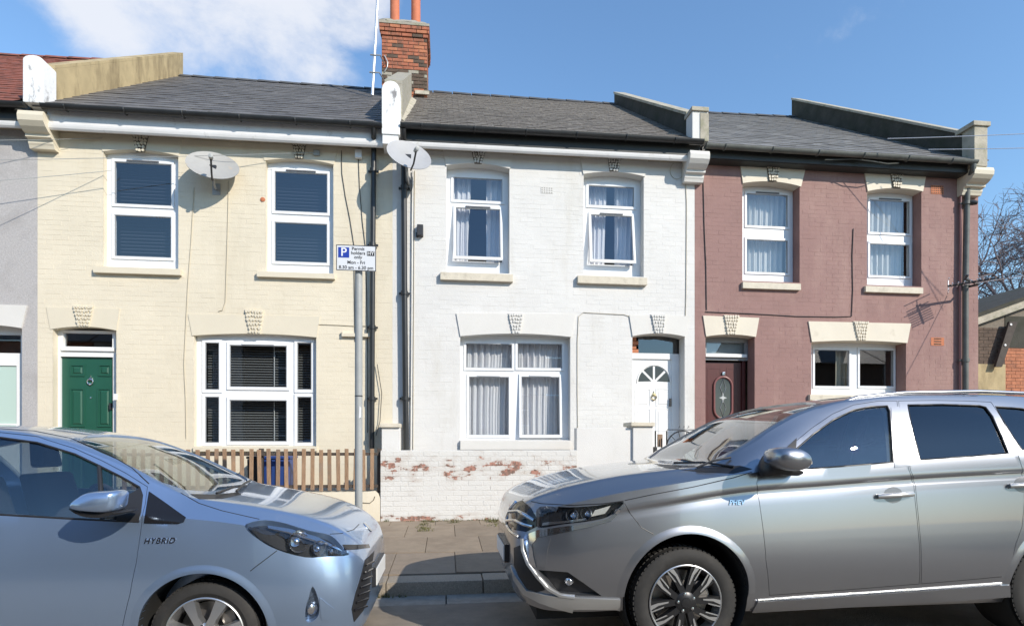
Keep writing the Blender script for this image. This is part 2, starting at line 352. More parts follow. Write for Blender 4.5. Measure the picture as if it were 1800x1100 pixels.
#@@GROUND
# ------------------------------------------------------------------ ground, road, pavement
def ground():
    mb = MB(); mb.add([(-600, -600, -.06), (600, -600, -.06), (600, 900, -.06), (-600, 900, -.06)], [(0, 1, 2, 3)])
    o = mb.build('ground', M_GARDEN); tag(o, kind='structure')
    # road: gently cambered sheet, gutter lowest at the kerb
    mb = MB(); ys = [-9, -5, -1, 1, 2.5, 4, 5.05]; zs = [-.04, .03, .03, .025, .015, 0, -.02]
    xs = [-60, -20, -8, 0, 8, 20, 60]
    for x in xs:
        for y, z in zip(ys, zs): mb.v.append((x, y, z))
    n = len(ys)
    for i in range(len(xs) - 1):
        for j in range(n - 1): mb.f.append((i * n + j, (i + 1) * n + j, (i + 1) * n + j + 1, i * n + j + 1))
    tag(mb.build('road', M_ASPH, recalc=False), kind='structure')
    KY = 5.36                                 # kerb face
    mb = MB()
    for i in range(-9, 12): mb.box(i * .9 + .006, i * .9 + .894, 5.053, KY + .03, -.10, -.018 + random.uniform(-.003, .003))
    tag(mb.build('gutter_channel', M_GUTTER, bevel=.004), kind='structure')
    mb = MB(); mb.add([(-60, KY + .29, .095), (60, KY + .29, .095), (60, 8.9, PAVE_Z - .03), (-60, 8.9, PAVE_Z - .03)], [(0, 1, 2, 3)])
    pv = mb.build('pavement', M_JOINT, recalc=False); tag(pv, kind='structure')
    def zp(y): return .112 + (y - KY) / (8.65 - KY) * (PAVE_Z - .112)
    k0 = MB().box(0, .894, 0, .285, -.25, 0).mesh('kerb_stone', bevel=.016, smooth=40); k0.materials.append(M_KERB)
    for i in range(-12, 16):
        o = bpy.data.objects.new('kerb_stone', k0); COL.objects.link(o); o.parent = pv
        o.location = (i * .9 + random.uniform(-.002, .002) + .35, KY + random.uniform(-.005, .005), .112 + random.uniform(-.004, .004))
    rows = [(KY + .292, 6.55), (6.557, 7.43), (7.437, 8.28), (8.287, 8.72)]
    for r, (y0, y1) in enumerate(rows):
        off = (.1, .42, .12, .5)[r]
        for i in range(-15, 18):
            x0 = i * .655 + off; w = .648
            zc = random.uniform(-.004, .004); m = MB()
            m.add([(x0, y0, zp(y0) + zc), (x0 + w, y0, zp(y0) + zc + random.uniform(-.004, .004)), (x0 + w, y1, zp(y1) + zc + random.uniform(-.003, .003)), (x0, y1, zp(y1) + zc),
                   (x0, y0, zp(y0) - .03), (x0 + w, y0, zp(y0) - .03), (x0 + w, y1, zp(y1) - .03), (x0, y1, zp(y1) - .03)],
                  [(0, 1, 2, 3), (4, 5, 1, 0), (5, 6, 2, 1), (6, 7, 3, 2), (7, 4, 0, 3)])
            m.build('paving_slab', M_SLAB2 if (r == 0 and x0 < .1) or random.random() < .12 else M_SLAB, pv, recalc=False)
    tag(MB().box(-30, 30, 8.73, 9.5, -.1, PAVE_Z - .012).build('garden_paving', M_GARDEN), kind='structure')
    # weeds in the joints
    mb = MB()
    def tuft(x, y, z, n, h):
        for k in range(n):
            a = random.uniform(0, 6.28); l = random.uniform(.4, 1) * h; q = random.uniform(.1, .7) * l
            bx, by = x + random.gauss(0, .03), y + random.gauss(0, .015); w = random.uniform(.003, .007)
            ca, sa = math.cos(a), math.sin(a)
            mb.add([(bx - sa * w, by + ca * w, z), (bx + sa * w, by - ca * w, z), (bx + ca * q * .5, by + sa * q * .5, z + l * .7), (bx + ca * q, by + sa * q, z + l)], [(0, 1, 2), (1, 3, 2)])
    for k in range(60): tuft(random.uniform(-1.1, 2.6), 8.62, PAVE_Z - .004, 7, random.choice((.02, .035, .06)))
    for c in ((-.25, 8.57), (.12, 8.55), (.72, 8.5), (.82, 8.4), (-.3, 8.35), (.75, 8.6), (1.6, 8.58), (-.3, 8.1), (-.31, 7.9), (.72, 8.2)):
        for k in range(6): tuft(c[0] + random.gauss(0, .07), min(c[1] + random.gauss(0, .06), 8.62), zp(c[1]) - .004, 9, .055)
    for k in range(7): tuft(-.62 + random.gauss(0, .12), KY - .03, -.02, 8, .05)
    tag(mb.build('weeds', M_GRASS, recalc=False), 'tufts of green weeds in the paving joints by the white wall', 'weeds', kind='stuff')
ground()
#@@HOUSES
# ------------------------------------------------------------------ houses
def px_rect(l, r, t, b, Y):
    cx, cy = (l + r) / 2, (t + b) / 2
    return P(l, cy, Y).x, P(r, cy, Y).x, P(cx, b, Y).z, P(cx, t, Y).z
def lintel(parent, mat, tl, tr, bl, br, mid, key=None, rec=.15, proud=.022, pit=None, Y=YF):
    """segmental stone lintel: top corners, bottom corners, crown of its soffit; key = keystone (tl, tr, bl, br)"""
    a, b, c, d, m = [P(*q, Y) for q in (tl, tr, bl, br, mid)]
    pts = [(c.x, c.z)]
    for i in range(1, 12):
        t = i / 12; lin = c.z + (d.z - c.z) * t; rise = m.z - (c.z + d.z) / 2
        pts.append((c.x + (d.x - c.x) * t, lin + rise * (1 - (2 * t - 1) ** 2)))
    pts += [(d.x, d.z), (b.x, b.z), (a.x, a.z)]
    o = MB().prism(pts, Y - proud, Y + rec + .02).build('lintel', mat, parent)
    if key:
        k = [P(*q, Y) for q in key]
        mb = MB().prism([(k[2].x, k[2].z), (k[3].x, k[3].z), (k[1].x, k[1].z), (k[0].x, k[0].z)], Y - proud - .012, Y)
        ks = mb.build('keystone', M_GRIMESHADE if pit is None else pit, o)
        # vermiculated face: raised worm-like lumps, pit shade and grime painted between them
        mb = MB(); rows = 6
        for j in range(rows):
            t = (j + .5) / rows; xl = k[2].x + (k[0].x - k[2].x) * t; xr = k[3].x + (k[1].x - k[3].x) * t; z = k[2].z + (k[0].z - k[2].z) * t
            n = max(3, int((xr - xl) / .040)); hh = (k[0].z - k[2].z) / rows
            for i in range(n):
                x = xl + (i + .5) * (xr - xl) / n + random.uniform(-.005, .005); w = (xr - xl) / n * random.uniform(.38, .53); h = hh * random.uniform(.38, .53); zz = z + random.uniform(-.006, .006)
                ps = []
                for q in range(6):
                    an = q * math.pi / 3 + random.uniform(-.3, .3); ps.append((x + w * math.cos(an), zz + h * math.sin(an)))
                mb.prism(ps, Y - proud - .030, Y - proud - .01)
        sl = mb.build('keystone_lumps', mat, o); tag(sl, kind='stuff')
    return o
M_GRIMESHADE = material('grimy_shaded_recess', (.13, .115, .09), .9, var=.3, vscale=20)
def bricks(wall, x0, x1, z0, z1, holes, mat, Y=YF, n_ind=300, key=None, L=.225, Hc=.075, j=.008, proud=.0013, skew=None):
    """running bond over a wall face; the courses are real bricks standing proud of the mortar"""
    full = []; mb = MB(); nrow = int((z1 - z0) / Hc) + 1
    for r in range(nrow):
        za, zb = z0 + r * Hc, min(z0 + (r + 1) * Hc - j, z1)
        if zb - za < .02: continue
        iv = [(x0, x1)]
        for h in holes:
            if h[2] < zb - .004 and h[3] > za + .004:
                nv = []
                for a, b in iv:
                    if h[0] > a: nv.append((a, min(b, h[0])))
                    if h[1] < b: nv.append((max(a, h[1]), b))
                    
                iv = [(a, b) for a, b in nv if b - a > .01]
        off = (r % 2) * L / 2 + random.uniform(-.006, .006)
        k0 = int((x0 - off) / L) - 2; k1 = int((x1 - off) / L) + 2
        for k in range(k0, k1):
            a0 = off + k * L; b0 = a0 + L - j
            for a, b in iv:
                p, q = max(a0, a), min(b0, b)
                if q - p < .012: continue
                dy = random.uniform(-.0012, .0012)
                if p == a0 and q == b0 and zb - za > Hc - j - .001: full.append((a0, za, dy))
                else: mb.box(p, q, Y - proud + dy, Y + .002, za, zb)
    random.Random(3).shuffle(full)
    full.sort(key=key if key else (lambda f: 0))
    me = MB().box(0, L - j, -proud, .002, 0, Hc - j).mesh('brick', bevel=.0012, segs=1); me.materials.append(mat)
    base = wloc(wall)
    for a, z, dy in full[:n_ind]:
        o = bpy.data.objects.new('brick', me); COL.objects.link(o); o.parent = wall; o.location = Vector((a, Y + dy, z)) - base
    for a, z, dy in full[n_ind:]: mb.box(a, a + L - j, Y - proud + dy, Y + .002, z, z + Hc - j)
    if mb.f: tag(mb.build('bricks', mat, wall), kind='stuff')
def window(house, frame, panes, rec=.12, vents=(), sill=None, sillmat=None, fw=.045, open_=(), name='window', fmat=None, hole=None):
    """frame and panes are px rectangles (l, r, t, b) read on the recessed plane; every pane gets its own sash and glass.
    open_: index of top-hung sashes that stand ajar -> degrees"""
    fmat = fmat or M_PVC; Y = YF + rec
    x0, x1, z0, z1 = px_rect(*frame, Y)
    if hole: x0, x1, z0, z1 = hole[0] + .001, hole[1] - .001, min(z0, hole[2] + .02), hole[3] - .02
    ps = [px_rect(*p, Y) for p in panes]; op = dict(open_)
    hs = [(a - fw * .8, b + fw * .8, c - fw * .8, d + fw * .8) if i in op else (a - .012, b + .012, c - .012, d + .012) for i, (a, b, c, d) in enumerate(ps)]
    hs = [(max(a, x0 + .02), min(b, x1 - .02), max(c, z0 + .02), min(d, z1 - .02)) for a, b, c, d in hs]
    w = slab(MB(), x0, x1, z0, z1, hs, Y, Y + .07).build(name, fmat, house, recalc=False)
    for i, (a, b, c, d) in enumerate(ps):
        ang = R(op.get(i, 0)); d0 = d + fw; yo = Y - .018
        def tilt(v): return Vector((v.x, v.y - (d0 - v.z) * math.sin(ang), d0 - (d0 - v.z) * math.cos(ang)))
        s = slab(MB(), a - fw * .82, b + fw * .82, c - fw * .9, d + fw * .9, [(a, b, c, d)], yo, Y + (.035 if ang else -.001)).xform(tilt)
        so_ = s.build('sash', fmat, w, recalc=False)
        # bead inside the sash
        slab(MB(), a - .001, b + .001, c - .001, d + .001, [(a + .011, b - .011, c + .011, d - .011)], yo + .008, yo + .03).xform(tilt).build('glazing_bead', M_BEAD, w, recalc=False)
        yg = yo + .02
        MB().add([(a, yg, c), (b, yg, c), (b, yg, d), (a, yg, d)], [(0, 1, 2, 3)]).xform(tilt).build('pane', M_GLASS, w, recalc=False)
        if i in vents:
            m = (a + b) / 2; q = (b - a) * .28
            MB().box(m - q, m + q, yo - .014, yo, d + .008, d + .030).xform(tilt).build('trickle_vent', M_VENT if vents[i] else fmat, w, bevel=.003)
    if sill:
        a, b, t, btm, pr = sill
        l, r, zb, zt = px_rect(a, b, t, btm, YF - pr)
        MB().prism([(0, 0), (1, 0), (1, 1), (0, 1)], 0, 1).xform(lambda v: Vector((l + (r - l) * v.x, YF - pr + (pr + rec + .01) * v.y, zb + (zt - zb) * v.z + (.018 * v.y * v.z)))).build('sill', sillmat or M_STONEWHITE, w, bevel=.006)
    return w, (x0, x1, z0, z1)
M_BEAD = material('grey_glazing_gasket', (.34, .35, .36), .5)
def curtain(x0, x1, z0, z1, Y, label, mat, folds=7, amp=.035, gather=0., group=None, seed=0):
    rnd = random.Random(seed); n = folds * 10; rows = 14
    ph = [rnd.uniform(0, 6.28) for _ in range(4)]; mb = MB()
    for j in range(rows + 1):
        t = j / rows; z = z1 + (z0 - z1) * t; sq = 1 - gather * math.sin(min(1, t * 1.15) * math.pi * .55) ** 2
        for i in range(n + 1):
            s = i / n; x = x0 + (x1 - x0) * (s * sq if gather >= 0 else 1 - (1 - s) * (2 - sq if False else 1 - (-gather) * math.sin(min(1, t * 1.15) * math.pi * .55) ** 2))
            y = Y + amp * (math.sin(s * folds * 6.283 + ph[0] + .5 * math.sin(t * 2 + ph[3])) * (.6 + .4 * math.sin(s * 9 + ph[1])) + .35 * math.sin(s * folds * 13.1 + ph[2] + t))
            mb.v.append((x, y, z))
    for j in range(rows):
        for i in range(n): a = j * (n + 1) + i; mb.f.append((a, a + 1, a + n + 2, a + n + 1))
    o = mb.build('curtain', mat, recalc=False); o.data.shade_smooth()
    return tag(o, label, 'curtain', group)
def blind(x0, x1, z0, z1, Y, label, pitch=.05, mat=None, cords=True):
    t = thing('venetian_blind', ((x0 + x1) / 2, Y, z0), label, 'blind')
    mb = MB(); z = z1
    while z > z0:
        mb.add([(x0, Y - .018, z - .012), (x1, Y - .018, z - .012), (x1, Y + .018, z + .012), (x0, Y + .018, z + .012)], [(0, 1, 2, 3)]); z -= pitch
    tag(mb.build('slats', mat or M_BLIND, t, recalc=False), kind='stuff')
    MB().box(x0, x1, Y - .02, Y + .02, z1 + .02, z1 + .06).build('head_rail', M_BLIND, t)
    mb = MB()
    for s in ((.18, .62) if cords else ()): mb.tube([(x0 + (x1 - x0) * s, Y - .025, z1), (x0 + (x1 - x0) * s, Y - .025, z0)], .006, 5)
    if cords: mb.build('cord', M_PVC2, t)
    return t
def pitched_roof(house, x0, x1, eave, ridge, mat, ex=.25, tw=.30, sw=None, ridge_mat=None, seed=1, lift=.006):
    """eave/ridge = ((Y,Z at x0), (Y,Z at x1)); slates laid in courses with staggered joints"""
    rnd = random.Random(seed)
    E0, E1 = Vector((x0, *eave[0])), Vector((x1, *eave[1])); R0, R1 = Vector((x0, *ridge[0])), Vector((x1, *ridge[1]))
    def pt(s, t): return (E0 + (E1 - E0) * s) * (1 - t) + (R0 + (R1 - R0) * s) * t
    back = 2 * (R0.y - E0.y)
    mb = MB().add([E0 - Vector((0, 0, .05)), E1 - Vector((0, 0, .05)), R1 - Vector((0, 0, .05)), R0 - Vector((0, 0, .05)), (x1, E1.y + back, E1.z), (x0, E0.y + back, E0.z)], [(0, 1, 2, 3), (3, 2, 4, 5)])
    roof = mb.build('roof', M_TIMBERD, house, recalc=False)
    sl = (R0 - E0).length; nc = int(sl / ex); wd = x1 - x0
    nrm = (E1 - E0).cross(R0 - E0).normalized()
    if nrm.z < 0: nrm = -nrm
    ud = (E1 - E0).normalized(); vd = (R0 - E0).normalized()
    cnt = 0; rest = MB(); base = wloc(roof)
    sm = []
    for q in range(4):
        m = MB(); th = .007 + .003 * q / 3; L_ = ex * 1.35; w_ = tw - .005
        a = rnd.uniform(-.004, .004)
        for (p, hgt) in ((ud * 0 + vd * a, .011), (ud * w_ + vd * -a, .011 + rnd.uniform(-.002, .002)), (ud * w_ + vd * L_, .0), (vd * L_, 0.)):
            m.v.append(tuple(p + nrm * (hgt + th)))
        for (p, hgt) in ((vd * a, .011), (ud * w_ - vd * a, .011), (ud * w_ + vd * L_, 0), (vd * L_, 0)):
            m.v.append(tuple(p + nrm * hgt))
        m.f = [(0, 1, 2, 3), (4, 5, 1, 0), (5, 6, 2, 1), (7, 4, 0, 3)]
        sm.append((m, m.mesh('slate')))
        sm[-1][1].materials.append(mat)
    for c in range(nc):
        off = (c % 2) * tw / 2
        k = -1
        while True:
            xa = k * tw + off; k += 1
            if xa < -.001:
                if xa + tw <= .02: continue
                xa = 0 if c % 2 else xa
                if xa < 0: continue
            if xa + tw > wd + .001: break
            t = c * ex / sl; p = pt(xa / wd, t) + nrm * rnd.uniform(0, .004)
            if cnt < 300:
                o = bpy.data.objects.new('slate', sm[rnd.randrange(4)][1]); COL.objects.link(o); o.parent = roof; o.location = p - base; cnt += 1
            else:
                m = sm[rnd.randrange(4)][0]; rest.add([Vector(v) + p for v in m.v], m.f)
    # cut slates along both verges
    for c in range(nc):
        off = (c % 2) * tw / 2; t0 = c * ex / sl
        first = off if c % 2 else 0; n = int((wd - first) / tw + 1e-6); last = first + n * tw
        for a, b in ((0, first), (last, wd)):
            if b - a > .02:
                p0, p1 = pt(a / wd, t0), pt((b - .004) / wd, t0)
                rest.add([p0 + nrm * .018, p1 + nrm * .018, p1 + vd * ex * 1.3 + nrm * .008, p0 + vd * ex * 1.3 + nrm * .008, p0, p1], [(0, 1, 2, 3), (4, 5, 1, 0)])
    if rest.f: tag(rest.build('slates', mat, roof, recalc=False), kind='stuff')
    n = int(wd / .45)
    for i in range(n):
        a, b = pt(i / n, 1), pt((i + 1) / n - .004, 1)
        mb = MB(); prof = [(-.14, -.07), (-.05, .02), (0, .045), (.05, .02), (.14, -.07)]
        vs = []
        for q in (a, b):
            e = .012 if q is a else 0
            vs += [(q.x, q.y + dy, q.z + dz + e) for dy, dz in prof]
        mb.add(vs, [(k, k + 1, k + 6, k + 5) for k in range(4)] + [(4, 3, 2, 1, 0), (5, 6, 7, 8, 9)])
        mb.build('ridge_tile', ridge_mat or M_RIDGE, roof)
    return roof
def gutter(house, pts, mat, r=.062, brackets=True, fascia=None, fmat=None):
    """half round gutter along pts"""
    a, b = Vector(pts[0]), Vector(pts[1]); mb = MB(); n = 10; vs = []
    prof = [(r * math.cos(math.pi + math.pi * k / n), r * math.sin(math.pi + math.pi * k / n)) for k in range(n + 1)]
    prof += [(x * .9, z * .9) for x, z in reversed(prof)]
    for q in (a, b): vs += [(q.x, q.y + y, q.z + z) for y, z in prof]
    m = len(prof)
    mb.add(vs, [(k, (k + 1) % m, m + (k + 1) % m, m + k) for k in range(m)] + [tuple(range(n + 1)), tuple(range(m, m + n + 1))])
    g = mb.build('gutter', mat, house, smooth=50)
    k = int((b - a).length / .95)
    for i in range(k + 1):
        p = a + (b - a) * ((i + .4) / (k + 1)); mb = MB()
        mb.tube([(p.x, p.y + (r + .006) * math.cos(math.pi + math.pi * q / 8), p.z + (r + .006) * math.sin(math.pi + math.pi * q / 8)) for q in range(9)], .011, 6)
        mb.build('bracket', mat, g)
    return g
def pipe(house, name, path, r, mat, clips=(), shoe=False):
    p = MB().tube(path, r, 12).build(name, mat, house, smooth=50)
    for c in clips: MB().tube([(c[0], c[1], c[2] - .03), (c[0], c[1], c[2] + .03)], r * 1.3, 12).box(c[0] - r * 2, c[0] + r * 2, c[1] + r * .4, c[1] + r * 1.2, c[2] - .015, c[2] + .015).build('clip', mat, p, smooth=40)
    return p
def cable(house, pts, r=.006, mat=None, name='cable'):
    return MB().tube(pts, r, 5).build(name, mat or M_CABLE, house)
def fp(px, py, off=.012): return P(px, py, YF - off)
#@@H1
def cut_rect(tl, tr, bl, br, btm_l, btm_r, btm):
    """wall opening under a lintel: x from the lintel's bottom corners (or given), from py btm up into the lintel"""
    c, d = P(*bl, YF), P(*br, YF)
    return (P(btm_l, btm, YF).x, P(btm_r, btm, YF).x, P((btm_l + btm_r) / 2, btm, YF).z, max(c.z, d.z) + .10)
XB01, XB12, XB23, XB3 = P(66, 600, YF).x, P(690, 600, YF).x, P(1221, 600, YF).x, P(1719.5, 600, YF).x
Z_EAVE = 6.42
def wall_block(house, x0, x1, holes, mat, ztop=Z_EAVE, brick=True, key=None):
    w = slab(MB(), x0, x1, PAVE_Z - .05, ztop, holes, YF, YF + .24).build('wall', mat, house, recalc=False); weld(w)
    if brick:
        vis = [h for h in holes]
        bricks(w, x0 + .002, x1 - .002, PAVE_Z, ztop - .02, vis, mat, key=key)
    # the room shell behind the front wall
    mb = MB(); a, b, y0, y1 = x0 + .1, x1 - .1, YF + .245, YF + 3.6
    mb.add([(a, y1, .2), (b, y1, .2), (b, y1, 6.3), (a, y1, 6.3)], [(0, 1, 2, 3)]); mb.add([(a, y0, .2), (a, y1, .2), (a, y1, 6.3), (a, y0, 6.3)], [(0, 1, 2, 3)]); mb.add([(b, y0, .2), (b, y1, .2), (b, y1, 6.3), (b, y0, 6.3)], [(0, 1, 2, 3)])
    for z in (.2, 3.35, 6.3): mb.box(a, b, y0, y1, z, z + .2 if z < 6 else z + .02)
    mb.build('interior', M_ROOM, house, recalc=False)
    return w

# ---- cream house
H1 = thing('terraced_house', ((XB01 + XB12) / 2, YF, PAVE_Z), 'cream painted terraced house with green front door and satellite dish', 'house', 'terraced houses')
hA = cut_rect(0, 0, (181, 266), (314, 274), 181.5, 313.5, 473); hB = cut_rect(0, 0, (465, 283), (586, 289), 467, 586, 481)
hC = cut_rect(0, 0, (337, 590), (556, 593), 341, 556, 789); hD = cut_rect(0, 0, (89, 579), (205, 580), 93, 204.5, 912)
wall_block(H1, XB01, XB12, [hA, hB, hC, hD], M_CREAM, key=lambda f: 0 if 1.5 < f[1] < 5.9 else 1)
lintel(H1, M_STONECREAM, (172, 229), (323, 236), (181, 267), (314.5, 275), (247, 264), ((233, 233), (264, 235), (240, 268), (255, 268.5)), rec=.11, proud=.012)
lintel(H1, M_STONECREAM, (455, 244), (597, 251), (465, 283), (587, 290), (526, 280), ((513, 247), (540, 249), (519.5, 280), (533, 280.5)), rec=.11, proud=.012)
lintel(H1, M_STONECREAM, (331, 552), (563, 556), (338, 590), (557, 593), (448, 586.5), ((431, 544), (464, 545), (439, 587), (458, 587.5)), rec=.11, proud=.012, pit=M_STONECREAM)
lintel(H1, M_STONECREAM, (82, 540), (211, 543), (89, 579), (205.5, 581), (148, 574), ((129.5, 537), (166, 538), (138, 575), (158, 575.5)), rec=.17, proud=.012, pit=M_STONECREAM)
wA, rA = window(H1, (187, 311, 273, 471), [(202, 302.5, 287, 361), (202, 302, 380, 452.5)], .10, {0: 1}, (163, 317, 470, 481, .07), M_STONECREAM, hole=hA)
wB, rB = window(H1, (471.5, 583, 290, 480), [(483, 576, 304, 373.5), (483, 575.5, 392.5, 461.5)], .10, {0: 1}, (451, 588, 478.5, 488, .07), M_STONECREAM, hole=hB)
wC, rC = window(H1, (356, 551.5, 596, 788), [(361, 386, 602, 685), (404, 504.5, 607, 680.5), (522.5, 548, 602, 685), (361, 386, 697, 778), (404, 504.5, 703, 776), (522.5, 548, 697, 778)], .10, {1: 0}, (339, 557, 785, 793, .05), M_STONECREAM, fw=.05, hole=hC)
for k, (r, q, lab) in enumerate(((rA, .055, 'dark slatted blind behind the leftmost upper window of the cream house'), (rB, .055, 'dark slatted blind behind the upper window beside the parking sign'), (rC, .042, 'dark slatted blind behind the wide ground floor window of the cream house'))):
    blind(r[0] + .09, r[1] - .09, r[2] + .05, r[3] - .10, YF + .30, lab, q, material('grey_blind_slats_wide', (.21, .215, .215), .5) if k == 2 else None, k == 2)
def door_leaf(house, l, r, t, btm, rec, mat, name='door'):
    x0, x1, z0, z1 = px_rect(l, r, t, btm, YF + rec)
    return x0, x1, z0, z1, YF + rec
def panel(d, x0, x1, z0, z1, Y, mat, rim=.018, up=.012):
    """raised and fielded door panel: moulding ring plus a bevelled field"""
    slab(MB(), x0, x1, z0, z1, [(x0 + rim, x1 - rim, z0 + rim, z1 - rim)], Y - up, Y).build('moulding', mat, d, recalc=False)
    i = rim + .02; k = i + .018
    mb = MB().add([(x0 + i, Y - .001, z0 + i), (x1 - i, Y - .001, z0 + i), (x1 - i, Y - .001, z1 - i), (x0 + i, Y - .001, z1 - i), (x0 + k, Y - up, z0 + k), (x1 - k, Y - up, z0 + k), (x1 - k, Y - up, z1 - k), (x0 + k, Y - up, z1 - k)],
                  [(0, 1, 5, 4), (1, 2, 6, 5), (2, 3, 7, 6), (3, 0, 4, 7), (4, 5, 6, 7)]); mb.build('panel', mat, d, recalc=False)
def knocker(d, c, s, mat):
    mb = MB().lathe([(0, -.02), (s * .22, -.018), (s * .25, 0)], (c.x, c.y, c.z + s * .35), (0, 1, 0), 14)
    mb.tube([(c.x + s * .34 * math.sin(a), c.y - .02, c.z - .0 + s * .34 * math.cos(a)) for a in [2 * math.pi * k / 20 for k in range(20)]], s * .07, 7, closed=True)
    mb.lathe([(0, -.035), (s * .13, -.025), (s * .13, 0)], (c.x, c.y, c.z - s * .34), (0, 1, 0), 12)
    mb.prism([(c.x - s * .05, c.z + s * .5), (c.x + s * .05, c.z + s * .5), (c.x, c.z + s * .85)], c.y - .018, c.y)
    mb.build('knocker', mat, d, smooth=50)
x0, x1, z0, z1, Yd = door_leaf(H1, 109, 201, 628, 912, .16, M_GREENDOOR)
z0 = PAVE_Z + .12
dG = MB().box(x0, x1, Yd, Yd + .045, z0, z1).build('door', M_GREENDOOR, H1, bevel=.003); dG['label'] = 'green panelled front door'
for (a, b, t, u) in ((124, 149.5, 640.5, 661), (173.5, 196, 640.5, 661), (123, 149.5, 682, 750), (171.5, 196, 682, 750)):
    p = px_rect(a, b, t, u, Yd); panel(dG, *p, Yd, M_GREENDOOR, rim=.02, up=.014)
for (a, b) in ((123, 149.5), (171.5, 196)):
    p = px_rect(a, b, 765, 880, Yd); panel(dG, *p, Yd, M_GREENDOOR, rim=.02, up=.014)
knocker(dG, P(160, 671, Yd), .12, M_CHROME)
MB().lathe([(0, -.012), (.011, -.01), (.012, 0)], P(160, 699, Yd), (0, 1, 0), 10).build('spyhole', M_CHROME, dG)
p = P(196, 714, Yd); MB().box(p.x - .012, p.x + .02, Yd - .05, Yd, p.z - .05, p.z + .05).build('door_handle', M_DARK, dG, bevel=.004)
fx0, fx1, fz0, fz1 = px_rect(95, 205, 581, 912, YF + .14)
slab(MB(), fx0, fx1, z0 - .1, P(150, 581, YF + .14).z, [(x0 + .0, x1 - .0, z0 - .2, z1 + .004), (P(114, 600, Yd).x, P(200, 600, Yd).x, P(150, 610, Yd).z, P(150, 586, Yd).z)], YF + .12, YF + .19).build('door_frame', M_PVC2, H1, recalc=False)
q = px_rect(112, 202, 585, 611, YF + .165); MB().add([(q[0], YF + .165, q[2]), (q[1], YF + .165, q[2]), (q[1], YF + .165, q[3]), (q[0], YF + .165, q[3])], [(0, 1, 2, 3)]).build('fanlight_pane', M_GLASS, H1, recalc=False)
q = px_rect(109, 202, 610.5, 617, YF + .115); MB().box(q[0], q[1], YF + .09, YF + .12, q[2], q[3]).build('transom_rail', M_PVC2, H1, bevel=.004)
MB().box(hD[0] - .1, hD[1] + .1, YF - .25, YF + .22, PAVE_Z, z0 - .004).build('doorstep', M_STONECREAM, H1, bevel=.01)
# house number box, little plate on the wall side of the door, air vent, bell
q = px_rect(201, 206, 692, 703, YF - .01); MB().box(q[0], q[1], YF - .03, YF, q[2], q[3]).build('door_bell', M_PVC2, H1, bevel=.004)
# fascia, soffit moulding, gutter
M_SOFFIT = material('shade_toned_soffit_board', (.33, .285, .215), .9, var=.2, vscale=5)  # brown tone paints in the shade on the underside of the eaves
def eaves(house, pa, pb, gut_y, fmat, band_mat, gmat, band=None, out=.34):
    """pa, pb: px of the gutter's rim at its two ends"""
    A, B = P(*pa, YF - out), P(*pb, YF - out)
    gutter(house, (A - Vector((0, 0, .005)), B - Vector((0, 0, .005))), gmat)
    y0 = YF - out + .115; D = B - A
    zm = A.z - (.215 if band_mat else .16)
    MB().extr([(A.x, y0, zm), (A.x, y0 + .03, zm), (A.x, y0 + .03, A.z + .04), (A.x, y0, A.z + .04)], D).build('fascia', fmat, house)
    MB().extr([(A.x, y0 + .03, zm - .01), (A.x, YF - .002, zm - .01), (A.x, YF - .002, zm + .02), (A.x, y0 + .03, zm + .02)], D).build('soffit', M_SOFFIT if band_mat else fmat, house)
    if band_mat:
        MB().extr([(A.x, y0 + .034, zm - .080), (A.x, y0 + .012, zm - .080), (A.x, y0 - .008, zm - .060), (A.x, y0 - .018, zm - .03), (A.x, y0 - .022, zm - .002), (A.x, y0 + .034, zm - .002)], D).build('eaves_moulding', band_mat, house)
    return A, B
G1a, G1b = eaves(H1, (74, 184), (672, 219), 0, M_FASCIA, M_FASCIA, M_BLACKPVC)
def roof_at(x0, x1, ga, gb, rpxa, rpxb, ry):
    """eave just above the gutter, ridge read off the photo at depth ry"""
    def ge(x): t = (x - ga.x) / (gb.x - ga.x); return (ga.y + .04, ga.z + (gb.z - ga.z) * t + .035)
    ra, rb = P(*rpxa, ry), P(*rpxb, ry)
    def rg(x): t = (x - ra.x) / (rb.x - ra.x); return (ry, ra.z + (rb.z - ra.z) * t)
    return (ge(x0), ge(x1)), (rg(x0), rg(x1))
RY = 13.5
e, r_ = roof_at(XB01 + .1, XB12 - .08, G1a, G1b, (305, 134), (665, 159), RY)
rf1 = pitched_roof(H1, XB01 + .1, XB12 - .08, e, r_, M_SLATE1, ex=.26, tw=.31)
ROOF1 = (e, r_)
pipe(H1, 'downpipe', [P(657, 222, YF - .33), P(657, 236, YF - .30), P(657, 252, YF - .10), P(657, 264, YF - .08), P(655, 500, YF - .08), P(653.5, 788, YF - .08)], .042, M_BLACKPVC,
     [P(656, 300, YF - .08), P(655, 430, YF - .08), P(654.5, 575, YF - .08), P(654, 700, YF - .08)])
q = px_rect(601, 651, 586, 592, YF - .03); MB().box(q[0], q[1], YF - .06, YF, q[2], q[3]).box(q[0], q[0] + .02, YF - .06, YF, q[3], q[3] + .03).build('wall_bracket', M_STONECREAM, H1, bevel=.004)
q = px_rect(624, 636, 264, 278, YF - .05); MB().box(q[0], q[1], YF - .07, YF, q[2], q[3]).build('junction_box', M_PVC2, H1, bevel=.006)
q = px_rect(551, 562, 264, 273, YF - .04); MB().box(q[0], q[1], YF - .05, YF, q[2], q[3]).build('junction_box', M_POST, H1, bevel=.004)
MB().lathe([(0, -.02), (.035, -.015), (.04, 0)], P(462, 351, YF), (0, 1, 0), 7).build('rust_patch', M_TERRACOTTA, H1)
cable(H1, [fp(600, 265), fp(601, 305), fp(607, 345), fp(615, 385), fp(622, 430), fp(624, 600)], .006)
